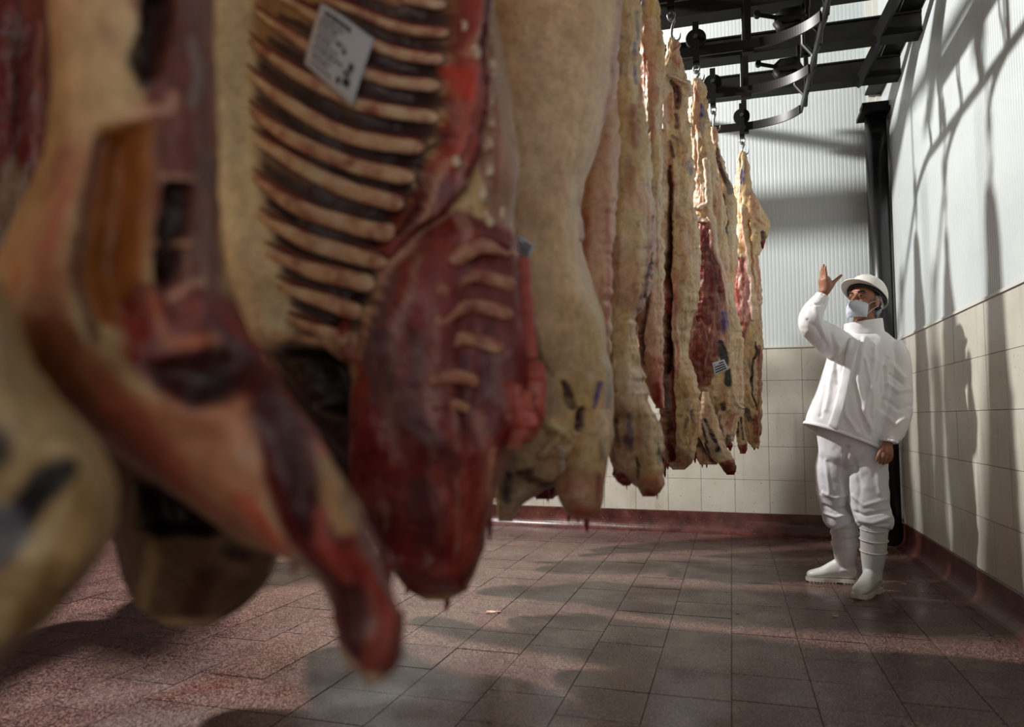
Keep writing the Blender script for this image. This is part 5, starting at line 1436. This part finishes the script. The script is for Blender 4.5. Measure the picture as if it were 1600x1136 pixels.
# boots
def boot(heel_px, toe_px, name, sh_pts, lab):
    hl = hit(*heel_px, 2, 0); to = hit(*toe_px, 2, 0)
    f_ = to - hl; L0 = np.linalg.norm(f_); f_ /= L0
    L = .285
    s_ = np.cross(zz, f_)
    b0 = (hl + to) / 2 - f_ * L / 2
    def q(a, sd, z): return b0 + f_ * a + s_ * sd + zz * z
    parts = []
    prof = [(-.002, .030, .060, .030), (.02, .037, .066, .05), (.06, .038, .075, .065), (.10, .038, .080, .07), (.15, .041, .066, .056), (.20, .046, .052, .038), (.245, .044, .046, .028), (.272, .032, .042, .022), (.284, .014, .038, .014)]
    V = []; F = []; m = 24
    A = cr(np.array(prof), 30)
    for a, w, zc, hz in A:
        for k in range(m):
            t_ = 2 * math.pi * k / m
            V.append(q(a, w * math.copysign(abs(math.cos(t_)) ** .8, math.cos(t_)), max(.022, zc + hz * math.sin(t_) * (1 if math.sin(t_) > 0 else .8))))
    for i in range(29):
        for k in range(m):
            F.append([i * m + k, i * m + (k + 1) % m, (i + 1) * m + (k + 1) % m, (i + 1) * m + k])
    F += [list(range(m))[::-1], [29 * m + k for k in range(m)]]
    parts.append((V, F))
    P0 = q(.062, 0, .07)
    Pt = at(*sh_pts)
    ax = [P0, q(.058, 0, .12), P0 * .55 + Pt * .45, P0 * .2 + Pt * .8, Pt]
    parts.append(loft(cr(ax, 24), [(a_, b_) for a_, b_ in cr([(.050, .060), (.052, .058), (.066, .070), (.073, .076), (.075, .078)], 24)], 24, ref=f_))
    bo, _ = vox(parts, .0055, name, M_BOOT, man, 4, None)
    # raised bands round the shaft
    for t_ in (.52, .72, .9):
        c_ = P0 * (1 - t_) + Pt * t_
        axis = Pt - P0; axis /= np.linalg.norm(axis)
        e1 = f_ - axis * (f_ @ axis); e1 /= np.linalg.norm(e1); e2 = np.cross(axis, e1)
        k_ = .62 if t_ < .6 else .0
        ra = .0755 if t_ > .6 else .0715
        pth = [c_ + e1 * math.cos(a_) * (ra + .003) + e2 * math.sin(a_) * (ra + .0) for a_ in np.linspace(0, 2 * math.pi, 40)]
        mesh_obj('boot_band', *loft(pth, [(.0028, .0028)] * 40, 6, ref=axis), M_BOOT, bo, origin=man0, smooth=True)
    # sole with heel block and cleats
    mb = MB()
    out = [(-.008, .026), (.01, .038), (.06, .040), (.10, .036), (.15, .042), (.20, .050), (.25, .046), (.28, .032), (.292, .012)]
    o2 = cr(out, 28)
    for (z0, z1) in ((.008, .028),):
        ring_ = [(a, w) for a, w in o2] + [(a, -w) for a, w in o2[::-1]]
        n2 = len(ring_)
        mb.add([q(a, w, z0) for a, w in ring_] + [q(a, w, z1) for a, w in ring_], [list(range(n2))[::-1], list(range(n2, 2 * n2))] + [[i, (i + 1) % n2, n2 + (i + 1) % n2, n2 + i] for i in range(n2)])
    for a in np.arange(-.004, .07, .018): mb.add([q(a + u, v_, z) for z in (0, .009) for u, v_ in ((0, -.037), (.013, -.037), (.013, .037), (0, .037))], BOXF)
    for a in np.arange(.118, .27, .018):
        w = float(np.interp(a, [p[0] for p in out], [p[1] for p in out])) - .002
        mb.add([q(a + u, v_, z) for z in (0, .009) for u, v_ in ((0, -w), (.012, -w), (.012, w), (0, w))], BOXF)
    mesh_obj('boot_sole', mb.v, mb.f, M_SOLE, bo, origin=man0)
    return bo


boot((1338, 912), (1261, 908), 'rubber_boot', (1319, 808, 4.515), 'a')
boot((1373, 923), (1337, 938), 'rubber_boot', (1366, 818, 4.335), 'b')

# small scraps on the floor
for k, (x, y, r, lab) in enumerate(((767, 957, .022, 'torn scrap of white fat on the floor tiles left of centre'), (1303, 963, .007, 'small white crumb on the floor in front of the boots'), (1152, 958, .006, 'tiny pale crumb on the dark floor left of the boots'), (1412, 913, .008, 'small pale crumb in the lit strip right of the boots'))):
    c_ = hit(x, y, 2, 0.0)
    V = []
    for i in range(10):
        a_ = 2 * math.pi * i / 10; rr_ = r * (1 + .5 * vnoise(i * 1.7, k * 3.0, 0)) * (1.6 if i in (0, 1) else 1)
        V.append(c_ + np.array([rr_ * math.cos(a_) * 1.5, rr_ * math.sin(a_) * .8, .0005]))
    V += [p + np.array([0, 0, .004]) for p in V[:10]]
    F = [list(range(10))[::-1], list(range(10, 20))] + [[i, (i + 1) % 10, 10 + (i + 1) % 10, 10 + i] for i in range(10)]
    tag(mesh_obj('fat_scrap', V, F, M_BONE, origin=c_), lab, 'scrap')
